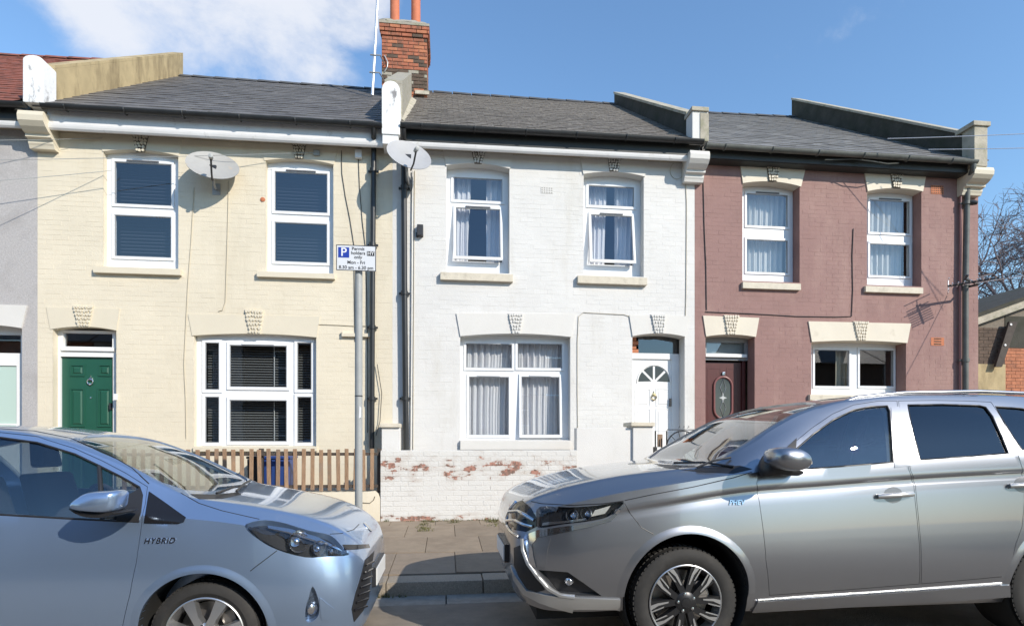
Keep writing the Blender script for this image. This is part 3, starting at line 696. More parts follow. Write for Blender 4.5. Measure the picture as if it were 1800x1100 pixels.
cable(H1, [fp(630, 276), fp(632, 330), fp(637, 390), fp(643, 440), fp(646, 620), fp(646, 760)], .006)
cable(H1, [fp(402, 318), fp(400, 400), fp(397, 500), fp(396, 530), fp(391, 545), fp(384, 547)], .005, M_CABLEW)
cable(H1, [fp(341, 330), fp(336, 420), fp(330, 500), fp(323, 640), fp(326, 700), fp(327, 770)], .005, M_CABLEW)
cable(H1, [fp(560, 570), fp(590, 571), fp(625, 573), fp(655, 573)], .005, M_CABLEW)
cable(H1, [fp(663, 640, .05), fp(671, 690, .05), fp(668, 740, .05), fp(661, 765, .05)], .006)
# party wall parapet at the left edge: white painted kneeler block, corbel under it, stained raking wall
def parapet(house, front, toes, mats, name='parapet', copx=.02):
    """front: (x0, x1, y, z0, z1) block; toes: list of (Y, z_bottom, z_top) up the slope; one raking wall between x0 and x1"""
    x0, x1 = front[0], front[1]; mb = MB()
    bot = [(y, zb) for y, zb, zt in toes]; top = [(y, zt) for y, zb, zt in toes]
    ring = bot + top[::-1]; n = len(ring)
    mb.add([(x0, y, z) for y, z in ring] + [(x1, y, z) for y, z in ring], [tuple(range(n)), tuple(range(2 * n - 1, n - 1, -1))] + [(i, (i + 1) % n, n + (i + 1) % n, n + i) for i in range(n)])
    w = mb.build(name, mats[0], house)
    mb = MB(); c = top; ov = copx
    for i in range(len(c) - 1):
        (ya, za), (yb, zb) = c[i], c[i + 1]
        mb.add([(x0 - ov, ya, za + .002), (x1 + ov, ya, za + .002), (x1 + ov, yb, zb + .002), (x0 - ov, yb, zb + .002), (x0 - ov, ya, za + .055), (x1 + ov, ya, za + .055), (x1 + ov, yb, zb + .055), (x0 - ov, yb, zb + .055)],
               [(0, 1, 5, 4), (1, 2, 6, 5), (2, 3, 7, 6), (3, 0, 4, 7), (4, 5, 6, 7), (3, 2, 1, 0)])
    mb.build('coping', mats[1], w)
    return w
def kneeler(house, l, r, t, b, Y0, Y1, mat, rnd=.0):
    """upright block closing a parapet at the eaves"""
    x0, x1, z0, z1 = px_rect(l, r, t, b, Y0); pts = [(x0, z0), (x1, z0)]; w = x1 - x0
    if rnd:
        for k in range(9):
            a = math.pi * k / 8; pts.append(((x0 + x1) / 2 + w / 2 * math.cos(a), z1 - w * rnd + w * rnd * math.sin(a)))
    else: pts += [(x1, z1), (x0, z1)]
    o = MB().prism(pts, Y0, Y1).build('kneeler_block', mat, house, bevel=.012)
    return (x0, x1, z0, z1), o
def corbel(house, l, r, t, b, mat, out=.36):
    """moulded stone bracket under the party wall: bulbous top, two fillets, short foot"""
    x0, x1, z0, z1 = px_rect(l, r, t, b, YF - out * .7); h = z1 - z0; prof = [(0, 0), (-.10, 0), (-.115, .10), (-.13, .16), (-.13, .27), (-.19, .31), (-.19, .40), (-.24, .44), (-.30, .54), (-.35, .68), (-.36, .85), (-.34, 1.), (0, 1.)]
    k = out / .36
    MB().extr([(x0, YF - .003 + y * k, z0 + z * h) for y, z in prof], (x1 - x0, 0, 0)).build('corbel', mat, house)
YE = YF - .36
kb, _ = kneeler(H1, 40, 75, 97, 180, YE, YE + .3, M_WBLOCK, .25)
def rake(px_top, px_bot, Yw):
    """wall foot and coping heights read off the photo along the roof slope"""
    return [(Y, P(*pb, Y).z, P(*pt_, Y).z) for Y, pt_, pb in zip(Yw, px_top, px_bot)]
XP1 = kb[1]
def toes_for(e, r_, ya, yb, ha, hb, n=4, drop=.25, xside=0):
    """parapet that follows the roof plane, ha/hb above it"""
    (ey, ez), (ry, rz) = e[xside], r_[xside]; out = []
    for i in range(n + 1):
        t = i / n; y = ya + (yb - ya) * t; z = ez + (rz - ez) * (y - ey) / (ry - ey); out.append((y, z - drop, z + ha + (hb - ha) * t))
    return out
parapet(H1, (kb[0] + .03, kb[1] - .01), toes_for(e, r_, YE + .28, RY + .1, .50, .47, 5), (M_PARAPET1, M_PARAPET1), copx=.0)
corbel(H1, 39, 84, 201, 253, M_STONECREAM)

# ---- white house
H2 = thing('terraced_house', ((XB12 + XB23) / 2, YF, PAVE_Z), 'white painted terraced house with brick chimney and white fanlight door', 'house', 'terraced houses')
hE = cut_rect(0, 0, (784, 292), (896, 298), 785, 895.5, 479); hF = cut_rect(0, 0, (1025, 307), (1132, 311), 1026, 1131.5, 485)
hG = cut_rect(0, 0, (809, 591), (1003, 592), 809, 1002.5, 776); hH = cut_rect(0, 0, (1111.5, 591), (1203.6, 591), 1111.5, 1203.5, 912)
wall_block(H2, XB12, XB23, [hE, hF, hG, hH], M_WHITE, key=lambda f: 0 if 1.5 < f[1] < 5.9 else 1)
lintel(H2, M_STONEWHITE, (777, 259), (903, 264), (784, 292), (896.5, 298), (840, 288), ((827, 261), (855, 262.5), (834, 288.5), (846.5, 289)), rec=.18)
lintel(H2, M_STONEWHITE, (1018, 271), (1140, 277), (1025, 307), (1133, 311.5), (1078, 303), ((1067, 274), (1091, 275.5), (1071, 302.5), (1086, 303)), rec=.18)
lintel(H2, M_STONEWHITE, (802, 551), (1011, 552), (809, 591), (1004, 592.5), (906, 586.5), ((893, 551), (920, 552), (900, 587), (914, 587.5)), rec=.18, pit=M_STONEWHITE)
lintel(H2, M_STONEWHITE, (1105.5, 554), (1211, 556), (1111.5, 591), (1204, 592), (1158, 586), ((1143, 553), (1170, 554), (1150, 586.5), (1166, 587)), rec=.22, pit=M_STONEWHITE)
wE, rE = window(H2, (788, 893, 300, 477), [(797, 883, 314, 353.5), (801, 879, 367, 456)], .17, {1: 1}, (774, 902, 480, 493, .08), M_SILLGREY, open_={1: 6.5}, hole=hE)
wF, rF = window(H2, (1029, 1126, 312, 483), [(1034, 1114, 328, 363), (1038, 1110, 379, 462)], .17, {1: 1}, (1016, 1138, 486, 499, .08), M_SILLGREY, open_={1: 7.5}, hole=hF)
wG, rG = window(H2, (813, 991, 597, 776), [(819, 900, 604, 647), (909.5, 988, 604, 647), (824, 894.5, 662, 764.5), (916, 983, 662, 764.5)], .17, {2: 0, 3: 0}, (809, 1003, 774, 790, .06), M_STONEWHITE, open_={3: 3}, hole=hG)
x0, x1, z0, z1 = rE
curtain(x0 + .06, x0 + .42, z0 + .05, z1 - .08, YF + .36, 'white curtain drawn to the left side of the upper window beside the satellite dish', M_CURT, 4, .035, .15, seed=1)
curtain(x1 - .36, x1 - .05, z0 + .05, z1 - .08, YF + .36, 'white curtain hanging on the right side of the upper window beside the satellite dish', M_CURT, 3, .035, .2, seed=2)
x0, x1, z0, z1 = rF
curtain(x0 + .05, x0 + .50, z0 + .05, z1 - .08, YF + .36, 'white curtain at the left of the white house upper window nearest the maroon wall', M_CURT, 5, .035, .08, seed=3)
curtain(x1 - .40, x1 - .04, z0 + .05, z1 - .08, YF + .36, 'white curtain at the right of the white house upper window nearest the maroon wall', M_CURT, 4, .035, .15, seed=4)
x0, x1, z0, z1 = rG; xm = (x0 + x1) / 2
curtain(x0 + .03, xm - .01, z0 + .03, z1 - .02, YF + .33, 'white net curtain in the left half of the white house ground floor window', M_CURT, 8, .035, .06, seed=5)
curtain(xm + .03, x1 - .03, z0 + .03, z1 - .02, YF + .33, 'white net curtain in the right half of the white house ground floor window', M_CURT, 8, .035, .06, seed=6)
# white door with a sunburst fan
Yd = YF + .24
x0, x1, z0, z1 = px_rect(1111, 1180, 631, 912, Yd); x0 -= .03; z0 = PAVE_Z + .14
dW = MB().box(x0, x1, Yd, Yd + .045, z0, z1).build('door', M_PVC2, H2, bevel=.003); dW['label'] = 'white door with sunburst glazed fan'
cx, cz = P(1149.5, 673, Yd).x, P(1149.5, 673, Yd).z; rx = P(1177, 673, Yd).x - cx; rz = P(1149.5, 643.5, Yd).z - cz
for k in range(4):
    a0, a1 = math.pi * k / 4 + .07, math.pi * (k + 1) / 4 - .07
    pts = [(cx + rx * .18 * math.cos((a0 + a1) / 2), cz + .01 + rz * .18 * math.sin((a0 + a1) / 2))] + [(cx + rx * math.cos(a0 + (a1 - a0) * i / 6), cz + rz * math.sin(a0 + (a1 - a0) * i / 6)) for i in range(7)]
    MB().prism(pts, Yd - .003, Yd + .004).build('fan_pane', material('dark_obscure_glass', (.045, .05, .05), .15), dW)
arc = [(cx + rx * 1.07 * math.cos(math.pi * i / 18), Yd - .008, cz + rz * 1.07 * math.sin(math.pi * i / 18)) for i in range(19)]
MB().tube(arc, .011, 6).build('fan_moulding', M_PVC2, dW)
for (a, b, t, u) in ((1116, 1143, 683, 714), (1153, 1176, 683, 714), (1116, 1143, 718, 790), (1153, 1176, 718, 790)):
    panel(dW, *px_rect(a, b, t, u, Yd), Yd, M_PVC2, rim=.012, up=.008)
knocker(dW, P(1149, 698, Yd), .13, M_BRASS)
p = P(1176, 707, Yd); MB().box(p.x + .0, p.x + .03, Yd - .05, Yd, p.z - .07, p.z + .07).build('door_handle', M_DARK, dW, bevel=.004)
q = px_rect(1111, 1181, 621, 631, Yd - .02); MB().box(q[0] - .06, q[1], Yd - .03, Yd + .04, q[2], q[3]).build('transom_rail', M_PVC2, H2, bevel=.004)
MB().box(x1, hH[1] - .002, Yd - .012, Yd + .06, z0, q[3]).box(x0 - .06, x0, Yd - .02, Yd + .06, z0, q[2]).build('door_frame', M_PVC2, H2)
q2 = px_rect(1122, 1190, 590, 621, Yd + .02); MB().add([(q2[0], Yd + .02, q[3]), (q2[1], Yd + .02, q[3]), (q2[1], Yd + .02, q2[3]), (q2[0], Yd + .02, q2[3])], [(0, 1, 2, 3)]).build('fanlight_pane', M_GLASS, H2, recalc=False)
for k in range(4):
    z = q[3] + .004 + k * .072; MB().box(q[0] - .04 - .0, q2[0] - .01 - (k % 2) * .04, Yd - .02, Yd + .05, z, z + .064).build('brick', M_BRICKO, H2, bevel=.004)
MB().box(hH[0] - .1, hH[1] + .1, YF - .25, YF + .30, PAVE_Z, z0 - .004).build('doorstep', M_STONEWHITE, H2, bevel=.01)
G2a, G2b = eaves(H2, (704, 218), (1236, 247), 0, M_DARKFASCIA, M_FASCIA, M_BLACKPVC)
e2, r2 = roof_at(XB12 + .12, XB23 - .06, G2a, G2b, (755, 163), (1085, 185), RY)
rf2 = pitched_roof(H2, XB12 + .12, XB23 - .06, e2, r2, M_SLATE2, ex=.18, tw=.22, seed=5)
pipe(H2, 'downpipe', [P(709, 226, YF - .33), P(709, 240, YF - .28), P(710, 258, YF - .10), P(710, 270, YF - .08), P(711, 500, YF - .08), P(714, 797, YF - .08)], .045, M_BLACKPVC,
     [P(710.5, 330, YF - .08), P(711, 515, YF - .08), P(712, 700, YF - .08)])
pipe(H2, 'soil_pipe', [P(725.5, 300, YF - .03), P(724.5, 400, YF - .03), P(723.5, 600, YF - .03), P(722, 797, YF - .03)], .010, M_STONEWHITE)
cable(H2, [fp(729, 300), fp(728, 420), fp(727, 600), fp(726, 790)], .006, M_CABLEW)
q = px_rect(733, 744, 395, 414, YF - .07); MB().box(q[0], q[1], YF - .09, YF, q[2], q[3]).box(q[0] - .02, q[0] + .01, YF - .05, YF, q[2] - .01, q[2] + .06).build('wall_lamp', M_DARK, H2, bevel=.008)
def airbrick(house, l, r, t, b, mat, nx=5, nz=3):
    q = px_rect(l, r, t, b, YF - .01)
    o = MB().box(q[0], q[1], YF - .006, YF + .01, q[2], q[3]).build('air_brick', mat, house)
    mb = MB(); w, h = (q[1] - q[0]) / nx, (q[3] - q[2]) / nz
    for i in range(nx):
        for k in range(nz): mb.box(q[0] + w * (i + .22), q[0] + w * (i + .78), YF - .0085, YF, q[2] + h * (k + .3), q[2] + h * (k + .72))
    tag(mb.build('vent_holes', M_VENTHOLE if mat is not M_TERRACOTTA else M_BRICKD, o), kind='stuff')
M_VENTHOLE = material('painted_over_vent_hole', (.34, .32, .29), .9)
airbrick(H2, 951, 972, 329, 340, M_WHITE)
cable(H2, [fp(1200, 290), fp(1205, 312), fp(1207, 360), fp(1206, 520), fp(1205, 556)], .006, M_CABLEW)
cable(H2, [fp(1185, 288) + Vector((0, 0, 0))] + [fp(1190 + 12 * math.cos(a), 300 + 15 * math.sin(a)) for a in [(-2.2 - .35 * k) for k in range(14)]], .004, M_CABLEW)
cable(H2, [fp(1016, 780), fp(1015, 690), fp(1015, 600), fp(1017, 556), fp(1026, 549), fp(1060, 551), fp(1098, 553), fp(1106, 556)], .005, M_CABLEW)
corbel(H2, 1209, 1243, 270, 313, M_STONEWHITE)
kb2, _ = kneeler(H2, 671, 703, 142, 236, YE, YE + .26, M_WBLOCK, .5)
# the white block runs on down as a pilaster below the eaves
q = px_rect(672, 700, 232, 252, YE); MB().box(q[0], q[1], YE + .02, YF, q[2], q[3] + .1).build('corbel', M_WBLOCK, H2, bevel=.01)
parapet(H2, (kb2[0] + .02, kb2[1] + .02), toes_for(e2, r2, YE + .24, RY - 1.7, .60, .52, 4), (M_CEMENT, M_CEMENT), copx=.0)
# lead-grey mortar fillet along the foot of that wall
(ey, ez), (ry_, rz_) = e2[0], r2[0]
x_ = kb2[1] + .02
MB().add([(x_, ey + .1, ez + .12), (x_, RY - 1.7, ez + (rz_ - ez) * (RY - 1.7 - ey) / (ry_ - ey) + .09), (x_ + .10, RY - 1.7, ez + (rz_ - ez) * (RY - 1.7 - ey) / (ry_ - ey) + .03), (x_ + .10, ey + .1, ez + .05)], [(0, 1, 2, 3)]).build('mortar_fillet', M_COPING, H2, recalc=False)
# chimney
def chimney():
    Yc0 = RY - 1.25; x0, x1 = P(671, 100, Yc0).x, P(750.5, 100, Yc0).x; zb = P(700, 172, Yc0).z - .6; zt = P(700, 70, Yc0).z; Y1 = Yc0 + .95
    c = MB().box(x0 + .012, x1 - .012, Yc0 + .012, Y1 - .012, zb, zt + .25).build('chimney', M_MORTAR, H2)
    H_ = .076; L_ = .222; n = 0; rows = int((zt - zb) / H_)
    base = wloc(c); cache = {}
    def course(xa, xb, ya, yb, z, r, pal):
        for side in range(2):
            a, b = (xa, xb) if side == 0 else (ya + .10, yb)
            p = a; first = True
            while p < b - .03:
                l = (L_ if not (first and r % 2) else L_ / 2); first = False; q = min(p + l - .01, b)
                m = pal[random.randrange(len(pal))]
                if side == 0: MB().box(p, q, ya, ya + .1, z, z + H_ - .011).build('brick', m, c, bevel=.004, segs=1)
                else: MB().box(xb - .1, xb, p, q, z, z + H_ - .011).build('brick', m, c, bevel=.004, segs=1)
                p += l
    for r in range(rows + 1):
        z = zb + r * H_; t = (z - zb - .6) / (zt - zb - .6)
        if z < zb + .3: continue
        pal = [M_BRICKO, M_BRICKD, M_BRICKD, M_BRICKO] if t < .25 else [M_BRICKD, M_BRICKD, M_CEMENT, M_BRICKD] if t < .46 else [M_BRICKR, M_BRICKO, M_BRICKR, M_BRICKR, M_BRICKD]
        course(x0, x1, Yc0, Y1, z, r, pal)
    z = zb + (rows + 1) * H_
    for k, ov in enumerate((.025, .045, .05)):
        course(x0 - ov, x1 + ov, Yc0 - ov, Y1 + ov, z, k, [M_BRICKR, M_BRICKR, M_BRICKO] if k else [M_BRICKD, M_BRICKR]); z += H_
    # cement flaunching, lumpy
    mb = MB(); nx, ny = 14, 12; za = z
    for j in range(ny + 1):
        for i in range(nx + 1):
            s, t = i / nx, j / ny; edge = min(s, 1 - s, t, 1 - t) * 2
            hgt = .05 + .20 * min(1, edge * 2.2) ** .7 + random.uniform(-.018, .018)
            mb.v.append((x0 - .055 + (x1 - x0 + .11) * s, Yc0 - .055 + (Y1 - Yc0 + .11) * t, za + hgt))
    for j in range(ny):
        for i in range(nx): a = j * (nx + 1) + i; mb.f.append((a, a + 1, a + nx + 2, a + nx + 1))
    mb.box(x0 - .054, x1 + .054, Yc0 - .054, Y1 + .054, za + .0, za + .055)
    mb.build('flaunching', M_CEMENT, c, smooth=60)
    for px in (694, 731):
        p = P(px, 35, Yc0 + .42)
        MB().lathe([(.105, 0), (.112, .05), (.112, .06), (.102, .09), (.100, .75), (.112, .76), (.115, .82), (.10, .83), (.09, .83), (.085, .3), (0, .3)], (p.x, Yc0 + .42, za + .17), (0, 0, 1), 26).build('chimney_pot', M_POT, c, smooth=40)
    # lead flashing at the foot on the roof
    q = P(738, 160, Yc0 - .03); MB().extr([(x1 - .25, Yc0 - .06, q.z - .08), (x1 + .05, Yc0 - .06, q.z - .08), (x1 + .05, Yc0 - .02, q.z + .02), (x1 - .25, Yc0 - .02, q.z + .02)], (0, .03, .0)).build('flashing', M_COPING, c)
    return x0, x1, Yc0, Y1
CH = chimney()

# ---- maroon house
H3 = thing('terraced_house', ((XB23 + XB3) / 2, YF, PAVE_Z), 'maroon painted end terrace house with ivory lintels and dark door', 'house', 'terraced houses')
hI = cut_rect(0, 0, (1240.5, 591.5), (1327.7, 591.5), 1240, 1326.5, 912); hJ = cut_rect(0, 0, (1305, 323), (1406, 329), 1305, 1405.5, 495)
hK = cut_rect(0, 0, (1524, 337), (1620, 338), 1524, 1619.5, 502); hL = cut_rect(0, 0, (1426, 601), (1593, 603), 1426, 1592.5, 705)
wall_block(H3, XB23, XB3, [hI, hJ, hK, hL], M_MAROON, key=lambda f: 0 if 1.9 < f[1] < 5.9 else 1)
MB().box(XB3 - .24, XB3 - .001, YF + .242, YF + 8, PAVE_Z - .05, Z_EAVE - .1).build('gable_wall', M_MAROON, H3)
lintel(H3, M_LINTEL3, (1235, 555), (1333.5, 559), (1240.5, 591.5), (1327.7, 592.5), (1284, 588), ((1271, 554), (1298, 555.5), (1277, 588.5), (1292, 589)), rec=.24, pit=M_LINTEL3)
lintel(H3, M_LINTEL3, (1299, 283), (1417, 288.5), (1305, 323), (1407, 329), (1355, 320), ((1345, 287), (1370, 289), (1350, 320), (1364.5, 320.5)), rec=.20)
lintel(H3, M_LINTEL3, (1517, 296), (1628, 301), (1524, 337), (1621, 337.5), (1573, 331.5), ((1562, 299), (1586, 301), (1567, 331.5), (1581, 332)), rec=.20)
lintel(H3, M_LINTEL3, (1420, 565), (1600, 569), (1426, 601), (1593.5, 603), (1512, 599), ((1498, 565), (1525, 566), (1506, 599), (1519.5, 599.5)), rec=.24, pit=M_LINTEL3)
wJ, rJ = window(H3, (1305.5, 1391, 330, 492), [(1311.5, 1384, 342, 398.5), (1311.5, 1384, 422, 479.5)], .20, {0: 1}, (1306, 1408, 497, 508, .06), M_SILLGREY, fw=.04, hole=hJ)
wK, rK = window(H3, (1524, 1605, 339, 499), [(1528, 1598, 353, 410), (1528, 1597.5, 429.5, 485.5)], .20, {0: 1}, (1522, 1623, 504, 514.5, .06), M_SILLGREY, fw=.04, hole=hK)
wL, rL = window(H3, (1426, 1577, 604, 692), [(1431, 1492, 615, 679), (1510, 1570, 615, 679)], .24, {}, (1424, 1594, 694, 704, .06), M_SILLGREY, fw=.04, hole=hL)
curtain(rJ[0] + .03, rJ[1] - .03, rJ[2] + .03, rJ[3] - .04, YF + .38, 'pale grey net curtain in the maroon house upper window above its front door', M_CURTG, 9, .04, .04, seed=8)
curtain(rK[0] + .03, rK[1] - .03, rK[2] + .03, rK[3] - .04, YF + .38, 'pale grey net curtain in the maroon house upper window near the end corner', M_CURTG, 9, .04, .04, seed=9)
curtain(rL[0] + .75, rL[0] + 1.15, rL[2] + .03, rL[3] - .04, YF + .42, 'narrow cream curtain in the maroon house ground floor window', M_STONECREAM, 4, .04, .1, seed=10)
Yd = YF + .28
x0, x1, z0, z1 = px_rect(1240, 1303, 637, 912, Yd); x0 -= .05; z0 = PAVE_Z + .14
dM = MB().box(x0, x1, Yd, Yd + .045, z0, z1).build('door', M_MAROONDOOR, H3, bevel=.003); dM['label'] = 'dark mahogany door with oval leaded glass'
c = P(1270.5, 699, Yd); rx, rz = P(1284.5, 699, Yd).x - c.x, P(1270.5, 664, Yd).z - c.z
def stadium(cx, cz, rx, rz, n=10):
    h = rz - rx
    return [(cx + rx * math.cos(math.pi * i / n), cz + h + rx * math.sin(math.pi * i / n)) for i in range(n + 1)] + [(cx + rx * math.cos(math.pi + math.pi * i / n), cz - h + rx * math.sin(math.pi + math.pi * i / n)) for i in range(n + 1)]
MB().prism(stadium(c.x, c.z, rx, rz), Yd - .004, Yd + .01).build('oval_pane', material('leaded_glass', (.06, .07, .07), .12), dM)
MB().tube([(x, Yd - .01, z) for x, z in stadium(c.x, c.z, rx * 1.12, rz * 1.05)], .022, 8, closed=True).build('oval_moulding', material('maroon_moulding', (.22, .09, .085), .3), dM, smooth=60)
mb = MB(); ml = material('lead_came', (.45, .46, .46), .4, .5)
for pts in ([(0, .95), (.35, .5), (0, .08), (-.35, .5)], [(0, -.95), (.35, -.5), (0, -.08), (-.35, -.5)]):
    mb.tube([(c.x + a * rx, Yd - .008, c.z + b * rz) for a, b in pts], .006, 5, closed=True)
mb.prism([(c.x, c.z + .06 * 1.6), (c.x - .02, c.z + .02), (c.x - .075, c.z), (c.x - .02, c.z - .02), (c.x, c.z - .096), (c.x + .02, c.z - .02), (c.x + .075, c.z), (c.x + .02, c.z + .02)], Yd - .009, Yd - .004)
mb.build('leading', ml, dM)
for (a, b, t, u) in ((1243, 1268, 646, 693), (1277, 1299, 646, 693), (1243, 1268, 703, 760), (1277, 1299, 703, 760)):
    q = px_rect(a, b, t, u, Yd); slab(MB(), *q, [(q[0] + .025, q[1] - .025, q[2] + .025, q[3] - .025)], Yd - .0035, Yd).build('moulding', M_MAROONDOOR, dM, recalc=False)
mbh = P(1271, 657, Yd); MB().box(mbh.x - .025, mbh.x + .025, Yd - .035, Yd, mbh.z - .03, mbh.z + .03).build('door_knob', M_CHROME, dM, bevel=.01)
q = px_rect(1238, 1316, 596, 633, YF + .22); g_ = px_rect(1242, 1309, 602, 621, YF + .22)
slab(MB(), q[0] - .05, q[1], q[2], q[3] + .06, [g_], YF + .22, YF + .27).build('fanlight_frame', material('grey_fanlight_frame', (.26, .27, .28), .4), H3, recalc=False)
MB().add([(g_[0], YF + .25, g_[2]), (g_[1], YF + .25, g_[2]), (g_[1], YF + .25, g_[3]), (g_[0], YF + .25, g_[3])], [(0, 1, 2, 3)]).build('fanlight_pane', M_GLASS, H3, recalc=False)
g2 = px_rect(1240, 1310, 600, 623, YF + .30); MB().box(g2[0], g2[1], YF + .30, YF + .31, g2[2], g2[3]).build('fanlight_blind', material('pale_fanlight_film', (.42, .46, .46), .6), H3)
q = px_rect(1239, 1311, 622.5, 628, YF + .21); MB().box(q[0], q[1], YF + .17, YF + .22, q[2], q[3]).build('transom_rail', M_PVC2, H3, bevel=.003)
MB().box(x1, x1 + .06, Yd - .03, Yd + .05, z0, z1 + .03).build('door_frame', M_MAROONDOOR, H3)
MB().box(hI[0] - .1, hI[1] + .1, YF - .25, YF + .33, PAVE_Z, z0 - .004).build('doorstep', M_SILLGREY, H3, bevel=.01)
G3a, G3b = eaves(H3, (1240, 254), (1716, 283), 0, M_DARKFASCIA, None, M_GREYGUT)
e3, r3 = roof_at(XB23 + .12, XB3 - .1, G3a, G3b, (1250, 200), (1396, 207), 14.4)
pitched_roof(H3, XB23 + .12, XB3 - .1, e3, r3, M_SLATE3, ex=.26, tw=.31, seed=9)
pipe(H3, 'downpipe', [P(1711, 289, YF - .33), P(1710, 300, YF - .32), P(1703, 318, YF - .13), P(1700, 330, YF - .10), P(1697, 500, YF - .10), P(1697, 900, YF - .10)], .048, M_GREYGUT,
     [P(1698.5, 357, YF - .10), P(1697, 500, YF - .10), P(1697, 633, YF - .10)])
pipe(H3, 'waste_pipe', [P(1689, 322, YF - .06), P(1688, 500, YF - .06), P(1688, 900, YF - .06)], .018, material('maroon_painted_pipe', (.30, .15, .14), .6))
airbrick(H3, 1637, 1659, 326, 341, M_TERRACOTTA, 6, 4); airbrick(H3, 1637, 1660, 593, 607, M_TERRACOTTA, 1, 3)
cable(H3, [fp(1500, 402), fp(1498, 450), fp(1499, 510), fp(1497, 556), fp(1470, 557), fp(1400, 556), fp(1350, 553), fp(1310, 551), fp(1240, 548)], .007, M_CABLE)
cable(H3, [fp(1236, 315), fp(1238, 400), fp(1241, 470), fp(1242, 545)], .007, M_CABLE)
cable(H3, [P(1450, 281, YF - .30), P(1500, 280, YF - .30), P(1535, 284, YF - .36), P(1560, 288, YF - .35), P(1580, 287, YF - .3)], .009, M_GREYGUT)
mb = MB(); ca = P(1708, 356, YF - .14); mb.tube([(ca.x - .02, YF, ca.z), (ca.x, YF - .14, ca.z)], .018, 8); mb.lathe([(0, -.06), (.045, -.06), (.05, .02), (.03, .09), (0, .09)], ca, (.7, -.6, -.3), 12)
mb.build('security_camera', M_DARK, H3, smooth=40)
kb3, _ = kneeler(H3, 1217, 1245, 195, 248, YE, YE + .25, M_STONEWHITE)
q = px_rect(1216, 1246, 188, 195, YE - .02); MB().box(q[0], q[1], YE - .03, YE + .28, q[2], q[3]).build('kneeler_cap', M_COPING, H3, bevel=.008)
MB().box(kb3[0] + (kb3[1] - kb3[0]) * .48, kb3[1] + .004, YE - .012, YE, kb3[2], kb3[3] - .04).build('flaking_render', M_COPING, H3, bevel=.004)
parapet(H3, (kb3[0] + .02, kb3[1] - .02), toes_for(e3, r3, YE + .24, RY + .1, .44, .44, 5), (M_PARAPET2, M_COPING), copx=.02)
kb4, _ = kneeler(H3, 1713, 1736, 221, 292, YE, YE + .25, M_COPING)
q = px_rect(1711, 1741, 213, 221, YE - .02); MB().box(q[0], q[1], YE - .03, YE + .35, q[2], q[3]).build('kneeler_cap', M_COPING, H3, bevel=.01)
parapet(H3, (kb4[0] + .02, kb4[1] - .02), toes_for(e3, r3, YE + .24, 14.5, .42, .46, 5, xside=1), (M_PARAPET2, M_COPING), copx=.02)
corbel(H3, 1704, 1738, 298, 337, M_STONECREAM)

# ---- grey house at the left edge of the picture
H0 = thing('terraced_house', (XB01 - 2.4, YF, PAVE_Z), 'grey pebbledashed house with red tiled roof at the left edge', 'house', 'terraced houses')
X0 = XB01 - 4.8
hZ = (P(-60, 650, YF).x, P(38.5, 650, YF).x, .35, P(0, 575, YF).z + .08)
wall_block(H0, X0, XB01, [hZ], M_GREYRENDER, brick=False)
lintel(H0, M_STONEWHITE, (-90, 534), (49, 537), (-80, 574), (39, 577), (-20, 571), None, rec=.16)
Yd = YF + .16
fx = px_rect(-62, 39, 577, 912, Yd)
gl = px_rect(-50, 29, 642, 744, Yd); tp = px_rect(-55, 36.5, 588, 620, Yd)
slab(MB(), fx[0], fx[1], .4, fx[3] + .1, [gl, tp], Yd, Yd + .06).build('porch_screen', M_PVC2, H0, recalc=False)
MB().box(gl[0], gl[1], Yd + .02, Yd + .03, gl[2], gl[3]).build('obscure_pane', material('pale_green_obscure_glass', (.47, .60, .54), .3), H0)
MB().add([(tp[0], Yd + .02, tp[2]), (tp[1], Yd + .02, tp[2]), (tp[1], Yd + .02, tp[3]), (tp[0], Yd + .02, tp[3])], [(0, 1, 2, 3)]).build('fanlight_pane', M_GLASS, H0, recalc=False)
MB().box(fx[0], fx[1], Yd + .5, Yd + .52, .3, 3.4).build('hall_partition', M_ROOM, H0)
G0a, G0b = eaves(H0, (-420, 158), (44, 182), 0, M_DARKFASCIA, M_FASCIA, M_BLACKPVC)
e0, r0 = roof_at(X0, XB01 - .12, G0a, G0b, (0, 98), (40, 100), RY)
pitched_roof(H0, X0, XB01 - .12, e0, r0, M_REDTILE, ex=.20, tw=.24, seed=12, ridge_mat=M_REDTILE)
